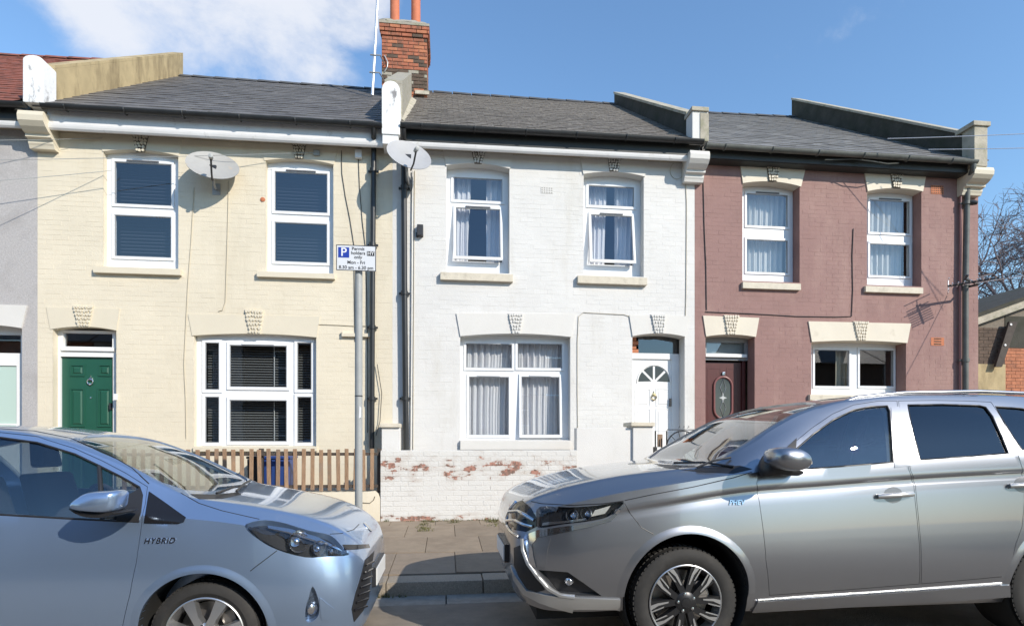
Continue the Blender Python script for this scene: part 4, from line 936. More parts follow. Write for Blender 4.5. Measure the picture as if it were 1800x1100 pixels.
#@@STREET
# ------------------------------------------------------------------ things on the walls
def sat_dish(px, py, off, rx, label, mat, face=(.52, -.80, .30), foot=None, wide=1.12):
    c = P(px, py, YF - off); n = Vector(face).normalized()
    t = thing('satellite_dish', P(*(foot or (px, py + 25)), YF), label, 'satellite dish')
    u = n.cross(Vector((0, 0, 1))).normalized(); w = u.cross(n).normalized()
    mb = MB(); rings, seg = 7, 32; vs = []
    for side in (0, 1):
        for i in range(rings + 1):
            q = i / rings
            for k in range(seg):
                a = 2 * math.pi * k / seg; x, z = rx * wide * q * math.cos(a), rx * q * math.sin(a) * .96
                d = .17 * rx * (q * q - 1) * 1.0 - side * .008
                mb.v.append(tuple(c + u * x + w * z + n * d))
    for side in (0, 1):
        b = side * (rings + 1) * seg
        for i in range(rings):
            for k in range(seg): mb.f.append((b + i * seg + k, b + i * seg + (k + 1) % seg, b + (i + 1) * seg + (k + 1) % seg, b + (i + 1) * seg + k))
    b = rings * seg; b2 = (2 * rings + 1) * seg
    for k in range(seg): mb.f.append((b + k, b + (k + 1) % seg, b2 + (k + 1) % seg, b2 + k))
    mb.build('reflector', mat, t, smooth=50)
    lnb = c + n * rx * .95 - w * rx * .80
    MB().tube([c - w * rx * .9 - n * .05, c - w * rx * 1.02 + n * .1, lnb], .014, 8).build('lnb_arm', M_DARK, t)
    MB().lathe([(0, -.06), (.03, -.055), (.032, .03), (.024, .08), (0, .085)], lnb, (c + n * -.1 - lnb), 14).build('lnb', M_POST, t, smooth=40)
    back = c - n * (.17 * rx + .03); wallp = Vector((back.x - .02, YF - .004, back.z - .22))
    MB().tube([back, back - n * .07, Vector((back.x - .02, back.y + .06, back.z - .16)), Vector((wallp.x, wallp.y - .05, wallp.z)), wallp], .020, 8).build('mounting_pole', M_GALV, t, smooth=50)
    MB().box(back.x - .05, back.x + .05, back.y - .02, back.y + .05, back.z - .07, back.z + .07).build('clamp', M_DARK, t, bevel=.006)
    MB().box(wallp.x - .06, wallp.x + .06, YF - .012, YF - .004, wallp.z - .09, wallp.z + .09).build('wall_plate', M_GALV, t, bevel=.003)
    return t
sat_dish(374, 290, .26, .33, 'rust stained satellite dish between the two upper windows of the cream house', M_DISH, (.26, -.82, .52))
sat_dish(719.5, 272, .50, .315, 'grey satellite dish at the top of the drainpipe of the white house', M_DISH2, (.30, -.84, .44), (722, 300))
def mast():
    a, b = P(664.5, -14, 12.0), P(654.5, 168, 12.0); t = thing('aerial_mast', b, 'tall thin white aerial mast strapped beside the brick chimney', 'aerial')
    MB().tube([b, a + (a - b) * .5], .030, 8).build('pole', M_ALU, t, smooth=60)
    for py in (99, 129.5):
        s = (py + 14) / 182; p = a + (b - a) * s
        MB().tube([p + Vector((-.08, -.03, 0)), p + Vector((.12, -.04, 0)), Vector((CH[0] + .06, CH[2] - .02, p.z))], .014, 6).build('bracket', M_GALV, t)
    p = a + (b - a) * .63; MB().tube([Vector((CH[0] + .06, CH[2] - .02, p.z + .20)), Vector((CH[0] + .13, CH[2] - .04, p.z + .05)), Vector((CH[0] + .12, CH[2] - .04, p.z - .05)), Vector((CH[0] + .06, CH[2] - .02, p.z - .14))], .012, 6).build('lashing', M_GALV, t)
mast()
def yagi():
    w = P(1693, 506, YF); t = thing('tv_aerial', w, 'small television aerial on the drainpipe of the maroon house', 'aerial')
    c = P(1701, 497, YF - .52)
    MB().tube([w, w + Vector((0, -.30, -.02)), Vector((c.x, c.y + .05, w.z + .02)), Vector((c.x, c.y, c.z + .14))], .022, 8).build('arm', M_DARK, t)
    d = Vector((.72, -.62, .05)).normalized(); u = Vector((0, 0, 1)).cross(d).normalized()
    MB().tube([c - d * .28, c + d * .42], .018, 6).build('boom', M_DARK, t)
    for k in range(8):
        p = c + d * (-.22 + .085 * k); MB().tube([p - u * .17, p + u * .17], .009, 5).build('element', M_ALU, t)
    mb = MB(); p = c - d * .27
    for k in (-1, 1): mb.tube([p + Vector((0, 0, .10 * k)) - u * .2, p + Vector((0, 0, .10 * k)) + u * .2], .007, 5)
    mb.tube([p - Vector((0, 0, .11)), p + Vector((0, 0, .11))], .008, 5); mb.build('reflector', M_ALU, t)
yagi()
def parking_sign():
    Y = 5.95; b = P(630.5, 985, Y); b.z = .135
    t = thing('parking_sign', b, 'white permit parking sign with blue P on a tall grey post', 'sign')
    top = P(630.5, 470, Y)
    MB().lathe([(.038, 0), (.038, top.z - b.z + .10), (0, top.z - b.z + .11)], (b.x, Y, b.z), (0, 0, 1), 20).build('post', M_POST, t, smooth=40)
    x0, x1, z0, z1 = px_rect(591, 661, 431, 476, Y - .06)
    pl = MB().box(x0, x1, Y - .060, Y - .056, z0, z1).build('plate', material('sign_face', (.66, .68, .70), .45), t)
    slab(MB(), x0, x1, z0, z1, [(x0 + .007, x1 - .007, z0 + .007, z1 - .007)], Y - .0612, Y - .0605).build('border', M_DARK, pl, recalc=False)
    MB().box(b.x - .05, b.x + .05, Y - .056, Y + .04, (z0 + z1) / 2 - .02, (z0 + z1) / 2 + .02).build('clip', M_GALV, t)
    W_, H_ = x1 - x0, z1 - z0
    def block(a, b_, c, d, m, k=0): return MB().box(x0 + W_ * a, x0 + W_ * b_, Y - .0616 - k, Y - .0605, z0 + H_ * c, z0 + H_ * d)
    block(.05, .325, .50, .90, 0).build('blue_panel', material('sign_blue', (.012, .045, .33), .45), pl)
    block(.77, .96, .60, .78, 0).build('zone_panel', M_DARK, pl)
    def text(s, cx, cz, h, m, k=.0):
        cu = bpy.data.curves.new('lettering', 'FONT'); cu.body = s; cu.size = h; cu.align_x = 'CENTER'; cu.align_y = 'CENTER'; cu.offset = h * .012
        to = bpy.data.objects.new('tmp', cu); COL.objects.link(to); me = bpy.data.meshes.new_from_object(to.evaluated_get(bpy.context.evaluated_depsgraph_get()))
        bpy.data.objects.remove(to)
        me.transform(Matrix.Translation((x0 + W_ * cx, Y - .0622 - k, z0 + H_ * cz)) @ Matrix.Rotation(R(90), 4, 'X'))
        me.materials.clear(); link_mesh('lettering', me, m, pl)
    text('P', .187, .70, H_ * .46, M_PVC2); text('HY', .865, .69, H_ * .19, M_PVC2)
    text('Permit', .55, .855, H_ * .18, M_DARK); text('holders', .55, .69, H_ * .18, M_DARK); text('only', .55, .53, H_ * .18, M_DARK)
    text('Mon - Fri', .5, .32, H_ * .18, M_DARK); text('8.30 am - 6.30 pm', .5, .12, H_ * .18, M_DARK)
    mb = MB().lathe([(.0395, 0), (.0395, .012)], (b.x, Y, P(630, 697, Y).z), (0, 0, 1), 20, cap=False).build('seam_band', M_DARK, t)
    q = P(633.5, 725, Y); MB().prism([(q.x - .01, q.z - .06), (q.x + .012, q.z - .05), (q.x + .012, q.z + .05), (q.x - .004, q.z + .065)], Y - .0395, Y - .03).build('torn_sticker', M_PVC2, t)
parking_sign()
# ------------------------------------------------------------------ garden walls, fence, piers, gate, bins
YW = 8.66
def fence():
    xa, xb = P(205, 860, YW).x, P(668, 860, YW).x; zt = P(500, 865.5, YW).z
    t = thing('garden_wall', ((xa + xb) / 2, YW, PAVE_Z), 'low cream rendered garden wall below the picket fence', 'wall')
    pts = [(xa, PAVE_Z - .05), (xb, PAVE_Z - .05), (xb, zt - .10), (xb - .025, zt - .03), (xb - .08, zt + .01), (xb - .2, zt), (xa, zt)]
    MB().prism(pts, YW, YW + .18).build('wall', M_CREAM, t, bevel=.012, smooth=45)
    c = P(650, 880, YW); cable(t, [P(636, 883, YW - .004), P(650, 884, YW - .004), P(657, 878, YW - .004), P(659, 872, YW - .004)], .006, M_GRIMESHADE, 'crack')
    f = thing('picket_fence', ((xa + xb) / 2, YW + .06, zt), 'weathered brown picket fence on the low cream wall', 'fence')
    Y = YW + .05; z1, z0 = P(500, 789, Y).z, P(500, 862, Y).z
    pw = .056; p0 = P(364, 820, Y).x; st = .1235; k = 0
    for i in range(-11, 22):
        x = p0 + i * st
        if x < xa + .02 or x > xb - .1: continue
        dx = random.uniform(-.006, .006); dz = random.uniform(-.012, .008); tl = random.uniform(-.012, .012)
        MB().prism([(x - pw / 2 + dx, z0 + dz), (x + pw / 2 + dx, z0 + dz), (x + pw / 2 + dx + tl, z1 + dz), (x - pw / 2 + dx + tl, z1 + dz)], Y - .018, Y).build('picket', M_TIMBER, f, bevel=.003, segs=1)
    for pz in (798, 855):
        z = P(500, pz, Y).z; MB().box(xa + .02, xb - .03, Y + .001, Y + .035, z - .022, z + .022).build('rail', M_TIMBERD, f)
    for px in (457, 666):
        x = P(px, 820, Y).x; MB().box(x - .03, x + .03, Y + .036, Y + .09, zt - .02, z1 + .01).build('post', M_TIMBERD, f)
fence()
def white_wall():
    xa, xb = P(669, 860, YW).x, P(1014, 860, YW).x; zt = P(850, 793.5, YW).z
    t = thing('garden_wall', ((xa + xb) / 2, YW, PAVE_Z), 'white painted brick garden wall with flaking paint and bare red patches', 'wall')
    w = MB().box(xa, xb, YW + .006, YW + .2, PAVE_Z - .05, zt - .004).build('wall', M_GWALL, t)
    bricks(w, xa, xb, PAVE_Z, zt, [], M_GWALL, Y=YW + .006, n_ind=300, proud=.004)
    xe = P(1112.5, 860, YW).x; MB().box(xb + .002, xe, YW + .02, YW + .2, PAVE_Z - .05, P(1060, 752, YW).z).build('rendered_wall', M_WHITE, t, bevel=.006)
    MB().box(xa, xb, YW + .012, YW + .205, zt - .003, zt + .022).build('coping', M_GWALL, t, bevel=.006)
    return zt
ZWT = white_wall()
def pier(l, r, t, btm, Y, label, cap, y1=.34):
    x0, x1, z0, z1 = px_rect(l, r, t, btm, Y); z0 = PAVE_Z
    o = thing('garden_pier', ((x0 + x1) / 2, Y, z0), label, 'pier')
    MB().box(x0, x1, Y, Y + y1, z0 - .03, z1).build('shaft', M_WHITE, o, bevel=.008)
    MB().box(x0 - cap, x1 + cap * .4, Y - .04, Y + y1 + .03, z1 + .001, z1 + .065).build('cap', M_SILLGREY, o, bevel=.012)
pier(671, 703, 751, 800, YF - .32, 'white pier with grey cap between cream house and white house', .02, .30)
pier(1113, 1148, 749, 830, YW - .02, 'white gate pier with stone cap beside the white front door', .045)
def gate():
    Y = YW + .12; a, b = P(1152, 800, Y), P(1226, 800, Y); z0 = PAVE_Z + .06
    t = thing('iron_gate', ((a.x + b.x) / 2, Y, z0), 'black wrought iron garden gate with scrolled wheel beside the white pier', 'gate')
    zt = P(1160, 757, Y).z
    MB().tube([(a.x, Y, z0), (a.x, Y, zt), (P(1172, 757, Y).x, Y, zt), (P(1172, 757, Y).x, Y, z0), ], .012, 6).build('post', M_IRON, t)
    MB().tube([(P(1163, 800, Y).x, Y, z0), (P(1163, 800, Y).x, Y, zt - .12)], .010, 6).build('bar', M_IRON, t)
    c = P(1200, 787, Y); r = P(1200, 757, Y).z - c.z
    MB().tube([(c.x + r * math.cos(k * .2618), Y, c.z + r * math.sin(k * .2618)) for k in range(24)], .011, 6, closed=True).build('wheel', M_IRON, t)
    for k in range(6):
        q = k * math.pi / 6 + .26; MB().tube([(c.x - r * math.cos(q), Y, c.z - r * math.sin(q)), (c.x + r * math.cos(q), Y, c.z + r * math.sin(q))], .006, 5).build('spoke', M_IRON, t)
    zz = P(1200, 755, Y).z; MB().tube([(P(1172, 760, Y).x, Y, zz), (b.x, Y, zz)], .008, 6).tube([(P(1172, 760, Y).x, Y, z0 + .15), (b.x, Y, z0 + .15)], .01, 6).tube([(b.x, Y, z0), (b.x, Y, zz + .02)], .012, 6).build('rail', M_IRON, t)
    for k in range(3):
        x = P(1192 + 8 * k, 750, Y).x; MB().tube([(x + .03 * math.sin(q), Y, zz + .03 + .012 * q) for q in [i * .5 for i in range(6)]], .004, 5).build('scroll', M_IRON, t)
    q = px_rect(1156, 1164, 763, 785, Y + .05); MB().box(q[0], q[1], Y + .03, Y + .07, q[2], q[3]).build('latch_box', M_TIMBER, t, bevel=.004)
    MB().box(a.x - .03, a.x + .02, Y - .03, Y + .03, P(1152, 800, Y).z, P(1152, 785, Y).z).build('latch', M_IRON, t, bevel=.006)
gate()
def wheelie_bin(px, z1px, w, d, mat, label):
    c = P(px, 830, 9.12); z0 = PAVE_Z - .012; z1 = P(px, z1px, 9.0).z
    t = thing('wheelie_bin', (c.x, 9.12, z0), label, 'bin')
    mb = MB().add([(c.x - w * .42, 9.12 - d * .42, z0 + .02), (c.x + w * .42, 9.12 - d * .42, z0 + .02), (c.x + w * .42, 9.12 + d * .42, z0 + .02), (c.x - w * .42, 9.12 + d * .42, z0 + .02),
                   (c.x - w / 2, 9.12 - d / 2, z1), (c.x + w / 2, 9.12 - d / 2, z1), (c.x + w / 2, 9.12 + d / 2, z1), (c.x - w / 2, 9.12 + d / 2, z1)], [(0, 1, 5, 4), (1, 2, 6, 5), (2, 3, 7, 6), (3, 0, 4, 7), (4, 5, 6, 7), (3, 2, 1, 0)])
    mb.build('body', mat, t, bevel=.02, smooth=40)
    MB().box(c.x - w * .53, c.x + w * .53, 9.12 - d * .54, 9.12 + d * .54, z1 + .002, z1 + .04).build('lid', mat, t, bevel=.012, smooth=40)
    MB().tube([(c.x - w * .4, 9.12 + d * .46, z0 + .085), (c.x + w * .4, 9.12 + d * .46, z0 + .085)], .08, 16).build('wheels', M_BINB, t, smooth=40)
wheelie_bin(492, 806, .40, .42, M_BIN, 'blue wheelie bin behind the picket fence')
wheelie_bin(455, 806, .22, .40, M_BINB, 'black bin squeezed beside the blue bin behind the picket fence')
#@@BACK
# ------------------------------------------------------------------ low outbuilding, tree and wires on the right
def outbuilding():
    Y = 11.2; a, b = P(1690, 690, Y).x, P(1990, 690, Y).x
    t = thing('outbuilding', ((a + b) / 2, Y, .2), 'low brick outbuilding with sloping roof beyond the maroon house', 'building')
    def zr(px): return P(px, 566 - (px - 1720) * .36, Y).z
    zl, zh = zr(1690), zr(1990)
    w = MB().prism([(a, .2), (b, .2), (b, zh), (a, zl)], Y, Y + .22).build('wall', M_MORTAR, t)
    p, q, zt = P(1766, 690, Y).x, P(1990, 690, Y).x, P(1780, 612, Y).z
    bricks(w, p, b, .3, zt, [], M_BRICKO, Y=Y, n_ind=240, proud=.008)
    bricks(w, a, p, P(1740, 640, Y).z, zr(1720) - .12, [], M_BRICKD, Y=Y, n_ind=80, proud=.008)
    MB().box(a, p, Y - .02, Y, .2, P(1740, 640, Y).z).build('rendered_panel', M_PARAPET1, t)
    MB().box(p, b, Y - .01, Y, zt + .01, zr(1775) - .12).build('cladding', M_PARAPET2, t)
    # verge board and roof
    d = Vector((b - a, 0, zh - zl))
    MB().extr([(a, Y - .16, zl - .03), (a, Y - .13, zl - .03), (a, Y - .13, zl + .14), (a, Y - .16, zl + .14)], d).build('verge_board', M_COPING, t)
    MB().extr([(a, Y - .20, zl + .141), (a, Y + 6, zl + .141), (a, Y + 6, zl + .22), (a, Y - .20, zl + .22)], d).build('roof', M_PARAPET2, t)
    p0, p1 = P(1752, 645, Y - .1), P(1778, 566, Y - .1)
    MB().extr([p0 + Vector((-.08, 0, 0)), p0 + Vector((.08, 0, 0)), p1 + Vector((.10, 0, 0)), p1 + Vector((-.10, 0, 0))], (0, -.05, 0)).build('leaning_plank', M_TIMBERD, t)
    for pp in (P(1774, 571, Y - .12), P(1764, 607, Y - .12)): MB().lathe([(0, -.05), (.025, -.045), (.025, 0)], pp, (0, 1, 0), 8).build('fixing', M_PVC2, t)
outbuilding()
def bare_tree():
    rnd = random.Random(11); Y = 24.0; b = P(1845, 700, Y); b.z = 0
    t = thing('bare_tree', b, 'leafless tree with dense twigs beyond the end of the terrace', 'tree')
    top = P(1830, 345, Y).z; tr = MB(); br = MB(); bud = MB()
    tr.tube([b, b + Vector((.1, 0, 2.2)), b + Vector((-.1, .1, 4.2))], .34, 10, .24)
    def grow(p, d, l, r, lev):
        n = 4; path = [p]; q = Vector(p); dd = Vector(d)
        for i in range(n):
            dd = (dd + Vector((rnd.gauss(0, .16), rnd.gauss(0, .16), rnd.gauss(.02, .13)))).normalized(); q = q + dd * l / n; path.append(q.copy())
        br.tube(path, r, 5 if lev < 3 else 3, r * .55)
        if lev >= 5:
            for k in range(2):
                e = path[rnd.randrange(1, n + 1)]; s = rnd.uniform(.02, .045); a = Vector((rnd.gauss(0, 1), rnd.gauss(0, 1), rnd.gauss(0, 1))).normalized() * s; c = Vector((rnd.gauss(0, 1), rnd.gauss(0, 1), rnd.gauss(0, 1))).normalized() * s
                bud.add([e, e + a, e + a + c, e + c], [(0, 1, 2, 3)])
            return
        kids = (6, 5, 5, 5, 4)[lev]
        for k in range(kids):
            i = rnd.randrange(1, n + 1) if k else n; s = path[i]; base = (path[i] - path[i - 1]).normalized()
            side = Vector((rnd.gauss(0, 1), rnd.gauss(0, 1), rnd.gauss(0, .8))); side = (side - base * side.dot(base)).normalized()
            a = rnd.uniform(.35, 1.0)
            grow(s, (base * math.cos(a) + side * math.sin(a)).normalized(), l * rnd.uniform(.55, .78), max(r * rnd.uniform(.42, .6), .011), lev + 1)
    s = b + Vector((-.1, .1, 4.1))
    for k in range(4):
        a = k * 1.57 + rnd.uniform(-.3, .3); grow(s, Vector((math.cos(a) * .7, math.sin(a) * .7, .9)).normalized(), 4.3, .17, 0)
    tr.build('trunk', M_BARK, t, smooth=60); br.build('crown', M_BARK, t, recalc=False); tag(bud.build('buds', M_BUD, t, recalc=False), kind='stuff')
bare_tree()
def wire(a, b, sag, r, label, mat=None):
    a, b = Vector(a), Vector(b); pts = []
    for i in range(25):
        s = i / 24; p = a + (b - a) * s; p.z -= sag * 4 * s * (1 - s); pts.append(p)
    tag(MB().tube(pts, r, 5).build('telephone_wire', mat or M_POST), label, 'wire')
wire(P(-260, 285, 8.7), P(560, 268, YF - .03), .02, .0045, 'uppermost thin wire running from the left edge to the cream house')
wire(P(-260, 332, 8.2), P(195, 300, YF - .02), .03, .0045, 'lower thin wire crossing from the grey house to the cream house window')
wire(P(-200, 246, 8.9), P(180, 243, YF - .03), .02, .004, 'short thin wire just under the eaves at the left edge')
wire(P(1560, 244, 8.9), P(2150, 215, 7.0), .03, .006, 'higher pale wire from the maroon house roof to the right edge', M_ALU)
wire(P(1632, 263, 8.9), P(2150, 246, 7.0), .03, .006, 'lower pale wire from the maroon house gutter to the right edge', M_ALU)
wire(P(1697, 500, YF - .2), P(2150, 420, 6.5), .03, .006, 'pale wire leaving the drainpipe of the maroon house towards the tree', M_ALU)
# ---- the row across the street, seen only as a reflection in panes and paint
def opposite(xa, xb, Y, h, rh, label, wallm):
    t = thing('opposite_house', ((xa + xb) / 2, Y, 0), label, 'house', 'houses mirrored in the windows')
    ws = []
    for k in range(2):
        cx = xa + (xb - xa) * (.28 + .44 * k); ws += [(cx - .5, cx + .5, 3.9, 5.4), (cx - .5, cx + .5, .9, 2.6)]
    slab(MB(), xa, xb, 0, h, ws, Y, Y - .3).build('wall', wallm, t, recalc=False)
    for w in ws:
        f = slab(MB(), w[0], w[1], w[2], w[3], [(w[0] + .07, w[1] - .07, w[2] + .07, (w[2] + w[3]) / 2 - .03), (w[0] + .07, w[1] - .07, (w[2] + w[3]) / 2 + .03, w[3] - .07)], Y - .12, Y - .2).build('window', M_PVC, t, recalc=False)
        MB().box(w[0] + .05, w[1] - .05, Y - .17, Y - .16, w[2] + .05, w[3] - .05).build('pane', M_DARK, f)
    MB().add([(xa, Y + .3, h), (xb, Y + .3, h), (xb, Y - 4, h + rh), (xa, Y - 4, h + rh), (xa, Y - 8, h), (xb, Y - 8, h)], [(0, 1, 2, 3), (3, 2, 5, 4)]).build('roof', M_SLATE1, t, recalc=False)
    MB().box(xa + .1, xa + .8, Y - 4.4, Y - 3.4, h + rh - .6, h + rh + 1.1).build('chimney', M_BRICKD, t)
opposite(-20.5, -14.6, -6.2, 5.6, 2.4, 'brick house mirrored at the far left in the upper panes', M_BRICKR)
opposite(-14.5, -8.6, -6.2, 5.6, 2.4, 'pale house mirrored in the lower panes of the cream house upper windows', M_GREYRENDER)
opposite(-8.5, -2.6, -6.2, 5.6, 2.4, 'dark brick house with chimney mirrored beside the parking sign', M_BRICKD)
for k, (xa, wm, lab) in enumerate(((-2.5, M_CREAM, 'cream house across the street mirrored in the white house lower panes'), (15.5, M_BRICKD, 'dark brick house across the street mirrored in the maroon house ground floor window'), (21.5, M_WHITE, 'white house across the street mirrored at the far right'))):
    opposite(xa, xa + (8.1 if k == 0 else 5.9), -6.4, 5.3, 2.3, lab, wm)
#@@CARS
# ------------------------------------------------------------------ cars
M_SILVER = material('silver_metallic_paint', (.305, .315, .34), .30, .9, coat=1., var=.01)
M_BLUE = material('ice_blue_metallic_paint', (.345, .465, .655), .30, .8, coat=1., var=.01)
M_TRIM = material('black_trim', (.018, .018, .02), .45)
M_TRIMG = material('gloss_black_trim', (.012, .012, .014), .12)
M_RUBBER = material('tyre_rubber', (.022, .021, .02), .75, var=.15, vscale=30, dirt=((.05, .045, .04), 6, .5, .8))
M_ALLOY = material('silver_alloy', (.60, .60, .60), .32, .9)
M_ALLOYD = material('dark_alloy', (.035, .035, .037), .35, .6)
M_DISC = material('brake_disc', (.32, .30, .28), .4, .9)
M_LINER = material('wheel_arch_liner', (.012, .012, .012), .9)
M_SEAT = material('dark_seat_cloth', (.075, .077, .09), .85)
M_LAMPB = material('lamp_bowl', (.62, .63, .66), .12, .95)
M_LAMPD = material('lamp_housing', (.03, .03, .033), .25, .4)
M_CGLASS = glass('car_side_glass', (.70, .74, .75), .10, .9)
M_TGLASS = glass('tinted_car_glass', (.12, .13, .15), .09, .9)
M_WGLASS = glass('windscreen_glass', (.66, .71, .69), .10, 1.0)
M_LENS = glass('lamp_lens', (.95, .96, .97), .025, .6)
M_PLATE = material('number_plate', (.72, .72, .70), .4)
M_SKID = material('satin_silver_trim', (.50, .50, .49), .38, .7)
M_CHROMEC = material('car_chrome', (.62, .63, .66), .10, 1.)

def pchip(x, y, xq):
    x = np.asarray(x, float); y = np.asarray(y, float); h = np.diff(x); d = np.diff(y) / h; n = len(x); m = np.zeros(n)
    for i in range(1, n - 1):
        if d[i - 1] * d[i] > 0:
            w1, w2 = 2 * h[i] + h[i - 1], h[i] + 2 * h[i - 1]; m[i] = (w1 + w2) / (w1 / d[i - 1] + w2 / d[i])
    m[0], m[-1] = d[0], d[-1]
    k = np.clip(np.searchsorted(x, xq) - 1, 0, n - 2); t = (xq - x[k]) / h[k]
    return (1 + 2 * t) * (1 - t) ** 2 * y[k] + t * (1 - t) ** 2 * h[k] * m[k] + t * t * (3 - 2 * t) * y[k + 1] + t * t * (t - 1) * h[k] * m[k + 1]
def section(p, crease):
    """half section (v, z) from bottom centre up the side to roof centre"""
    zb, wb, wm, zm, ws, zs, wr, zr, zt, cr = p
    zc = zs - crease if crease else 0
    def flank(z):
        if z < zm: q = (z - zb - .06) / max(zm - zb - .06, .01); return wb + (wm - wb) * math.sin(max(q, 0) * math.pi / 2)
        q = min((z - zm) / max(zs - zm, .01), 1); v = wm + (ws - wm) * (1 - math.cos(q * math.pi / 2))
        if crease and cr > 0:
            w1 = wm + (ws + .004 - wm) * min((z - zm) / max(zc - zm, .01), 1) ** 1.5 if z < zc else ws + .004
            e = z - zc; w1 += .012 * math.exp(-(e / .06) ** 2) if e > 0 else .012 * math.exp(-(e / .010) ** 2) - .005 * math.exp(-((e + .03) / .025) ** 2)
            v += (w1 - v) * cr
        return v
    zz = [zb + .06 + (zs - zb - .06) * i / 12 for i in range(13)]
    if crease: zz = sorted(zz + [zc + dz for dz in (-.06, -.035, -.016, -.004, .006, .03)])
    side = [(flank(z), z) for z in zz]
    pts = [(0, zb), (wb * .45, zb), (wb * .85, zb), (wb * .96, zb + .018)] + side
    hgt = zr - zs
    for i in range(1, 8):                    # shoulder to roof edge (glass) with a slight barrel
        t = i / 8; pts.append((ws + (wr - ws) * t + .022 * math.sin(math.pi * t) * min(1, hgt / .3), zs + (zr - zs) * t))
    for i in range(0, 11):                   # roof crown / bonnet: superelliptic
        t = i / 10; a = t * math.pi / 2; pts.append((wr * math.cos(a) ** .82 if i < 10 else 0, zr + (zt - zr) * math.sin(a) ** .9))
    return pts
class Car:
    def __init__(s, name, label, st, x0, yc, z0, sgn, crease, nu=110):
        s.x0, s.yc, s.z0, s.sgn = x0, yc, z0, sgn
        s.st = st; s.crease = crease
        s.t = thing(name, s.w(2.0, 0, 0), label, 'car')
        s.base = s.loft(st, nu); s.base_bvh = s.bvh(s.base)
    def w(s, u, v, z): return Vector((s.x0 + s.sgn * u, s.yc - v, s.z0 + z))
    def loc(s, p): return (s.sgn * (p.x - s.x0), s.yc - p.y, p.z - s.z0)
    def loft(s, st, nu, crease=None):
        A = np.array(st, float); u = A[:, 0]
        L = u[-1]; uq = np.unique(np.concatenate([np.linspace(0, .45, 26) ** 1.0, np.linspace(.45, L - .3, nu), np.linspace(L - .3, L, 12)])); uq = uq[(uq >= u[0]) & (uq <= u[-1])]
        cols = np.stack([pchip(u, A[:, k], uq) for k in range(1, 11)], 1)
        mb = MB(); rings = []
        for i, uu in enumerate(uq):
            sec = section(cols[i], s.crease if crease is None else crease); full = [(v, z) for v, z in sec] + [(-v, z) for v, z in sec[-2:0:-1]]
            rings.append(len(full))
            for v, z in full: mb.v.append(tuple(s.w(uu, v, z)))
        n = rings[0]
        for i in range(len(uq) - 1):
            for k in range(n): mb.f.append((i * n + k, i * n + (k + 1) % n, (i + 1) * n + (k + 1) % n, (i + 1) * n + k))
        mb.f.append(tuple(range(n - 1, -1, -1))); e = (len(uq) - 1) * n; mb.f.append(tuple(e + k for k in range(n)))
        me = mb.mesh('loft'); return me
    def bvh(s, me):
        return BVHTree.FromPolygons([v.co.copy() for v in me.vertices], [tuple(p.vertices) for p in me.polygons])
    def hit(s, px, py, bvh=None):
        o = Vector((0, 0, HC)); d = ray(px, py).normalized(); loc, n, i, dist = (bvh or s.base_bvh).ray_cast(o, d)
        if loc is None:
            loc, n, i, dist = (bvh or s.base_bvh).find_nearest(o + d * ((s.yc - .3) / d.y))
        if n.dot(d) > 0: n = -n
        return loc, n
    def patch(s, poly, off=0., thick=.004, step=7., holes=()):
        """closed solid skin over the photo polygon, lying on the body surface; off > 0 stands proud"""
        poly = [Vector(p) for p in poly]; n = len(poly); b = []
        for i in range(n):
            a, c = poly[i], poly[(i + 1) % n]; m = max(1, int((c - a).length / step))
            b += [a + (c - a) * (k / m) for k in range(m)]
        xs = [p.x for p in b]; ys = [p.y for p in b]; pts = list(b); nb = len(b)
        def inside(x, y):
            r = False; j = nb - 1
            for i in range(nb):
                if (b[i].y > y) != (b[j].y > y) and x < (b[j].x - b[i].x) * (y - b[i].y) / (b[j].y - b[i].y) + b[i].x: r = not r
                j = i
            return r
        y = min(ys) + step * .5
        while y < max(ys):
            x = min(xs) + step * .5
            while x < max(xs):
                if inside(x, y) and min((Vector((x, y)) - q).length for q in b) > step * .45: pts.append(Vector((x, y)))
                x += step
            y += step
        v2, e2, f2, ov, oe, of = delaunay_2d_cdt(pts, [(i, (i + 1) % nb) for i in range(nb)], [], 1, 1e-4)
        P3 = [s.hit(p.x, p.y) for p in v2]
        nr = [Vector(q[1]) for q in P3]
        m = len(v2); mb = MB()
        mb.v = [tuple(P3[i][0] + nr[i] * off) for i in range(m)] + [tuple(P3[i][0] + nr[i] * (off - thick)) for i in range(m)]
        cnt = {}
        for f in f2:
            mb.f.append(tuple(f)); mb.f.append(tuple(i + m for i in reversed(f)))
            for a, c in zip(f, list(f[1:]) + [f[0]]): cnt[(a, c)] = 1
        for (a, c) in list(cnt):
            if (c, a) not in cnt: mb.f.append((a, a + m, c + m, c))
        return mb
    def sheet(s, name, poly, mat, parent, off=0., thick=.004, step=7., smooth=50):
        return s.patch(poly, off, thick, step).build(name, mat, parent, smooth=smooth)
    def strip(s, name, line, mat, parent, r=.004, off=0.):
        pts = []
        for i in range(len(line) - 1):
            a, b = Vector(line[i]), Vector(line[i + 1]); m = max(1, int((b - a).length / 9))
            pts += [a + (b - a) * (k / m) for k in range(m)]
        pts.append(Vector(line[-1])); path = []
        for p in pts:
            l, n = s.hit(p.x, p.y); path.append(l + n * off)
        return MB().tube(path, r, 6).build(name, mat, parent, smooth=60)
    def prism_uz(s, poly_px, v0, v1):
        """solid through the car across its width whose side view is the photo polygon read on the near flank"""
        uz = []
        for p in poly_px:
            l, n = s.hit(*p); uz.append((l.x, l.z))
        mb = MB(); a, b = s.yc - v0, s.yc - v1; mb.prism(uz, min(a, b), max(a, b)); return mb
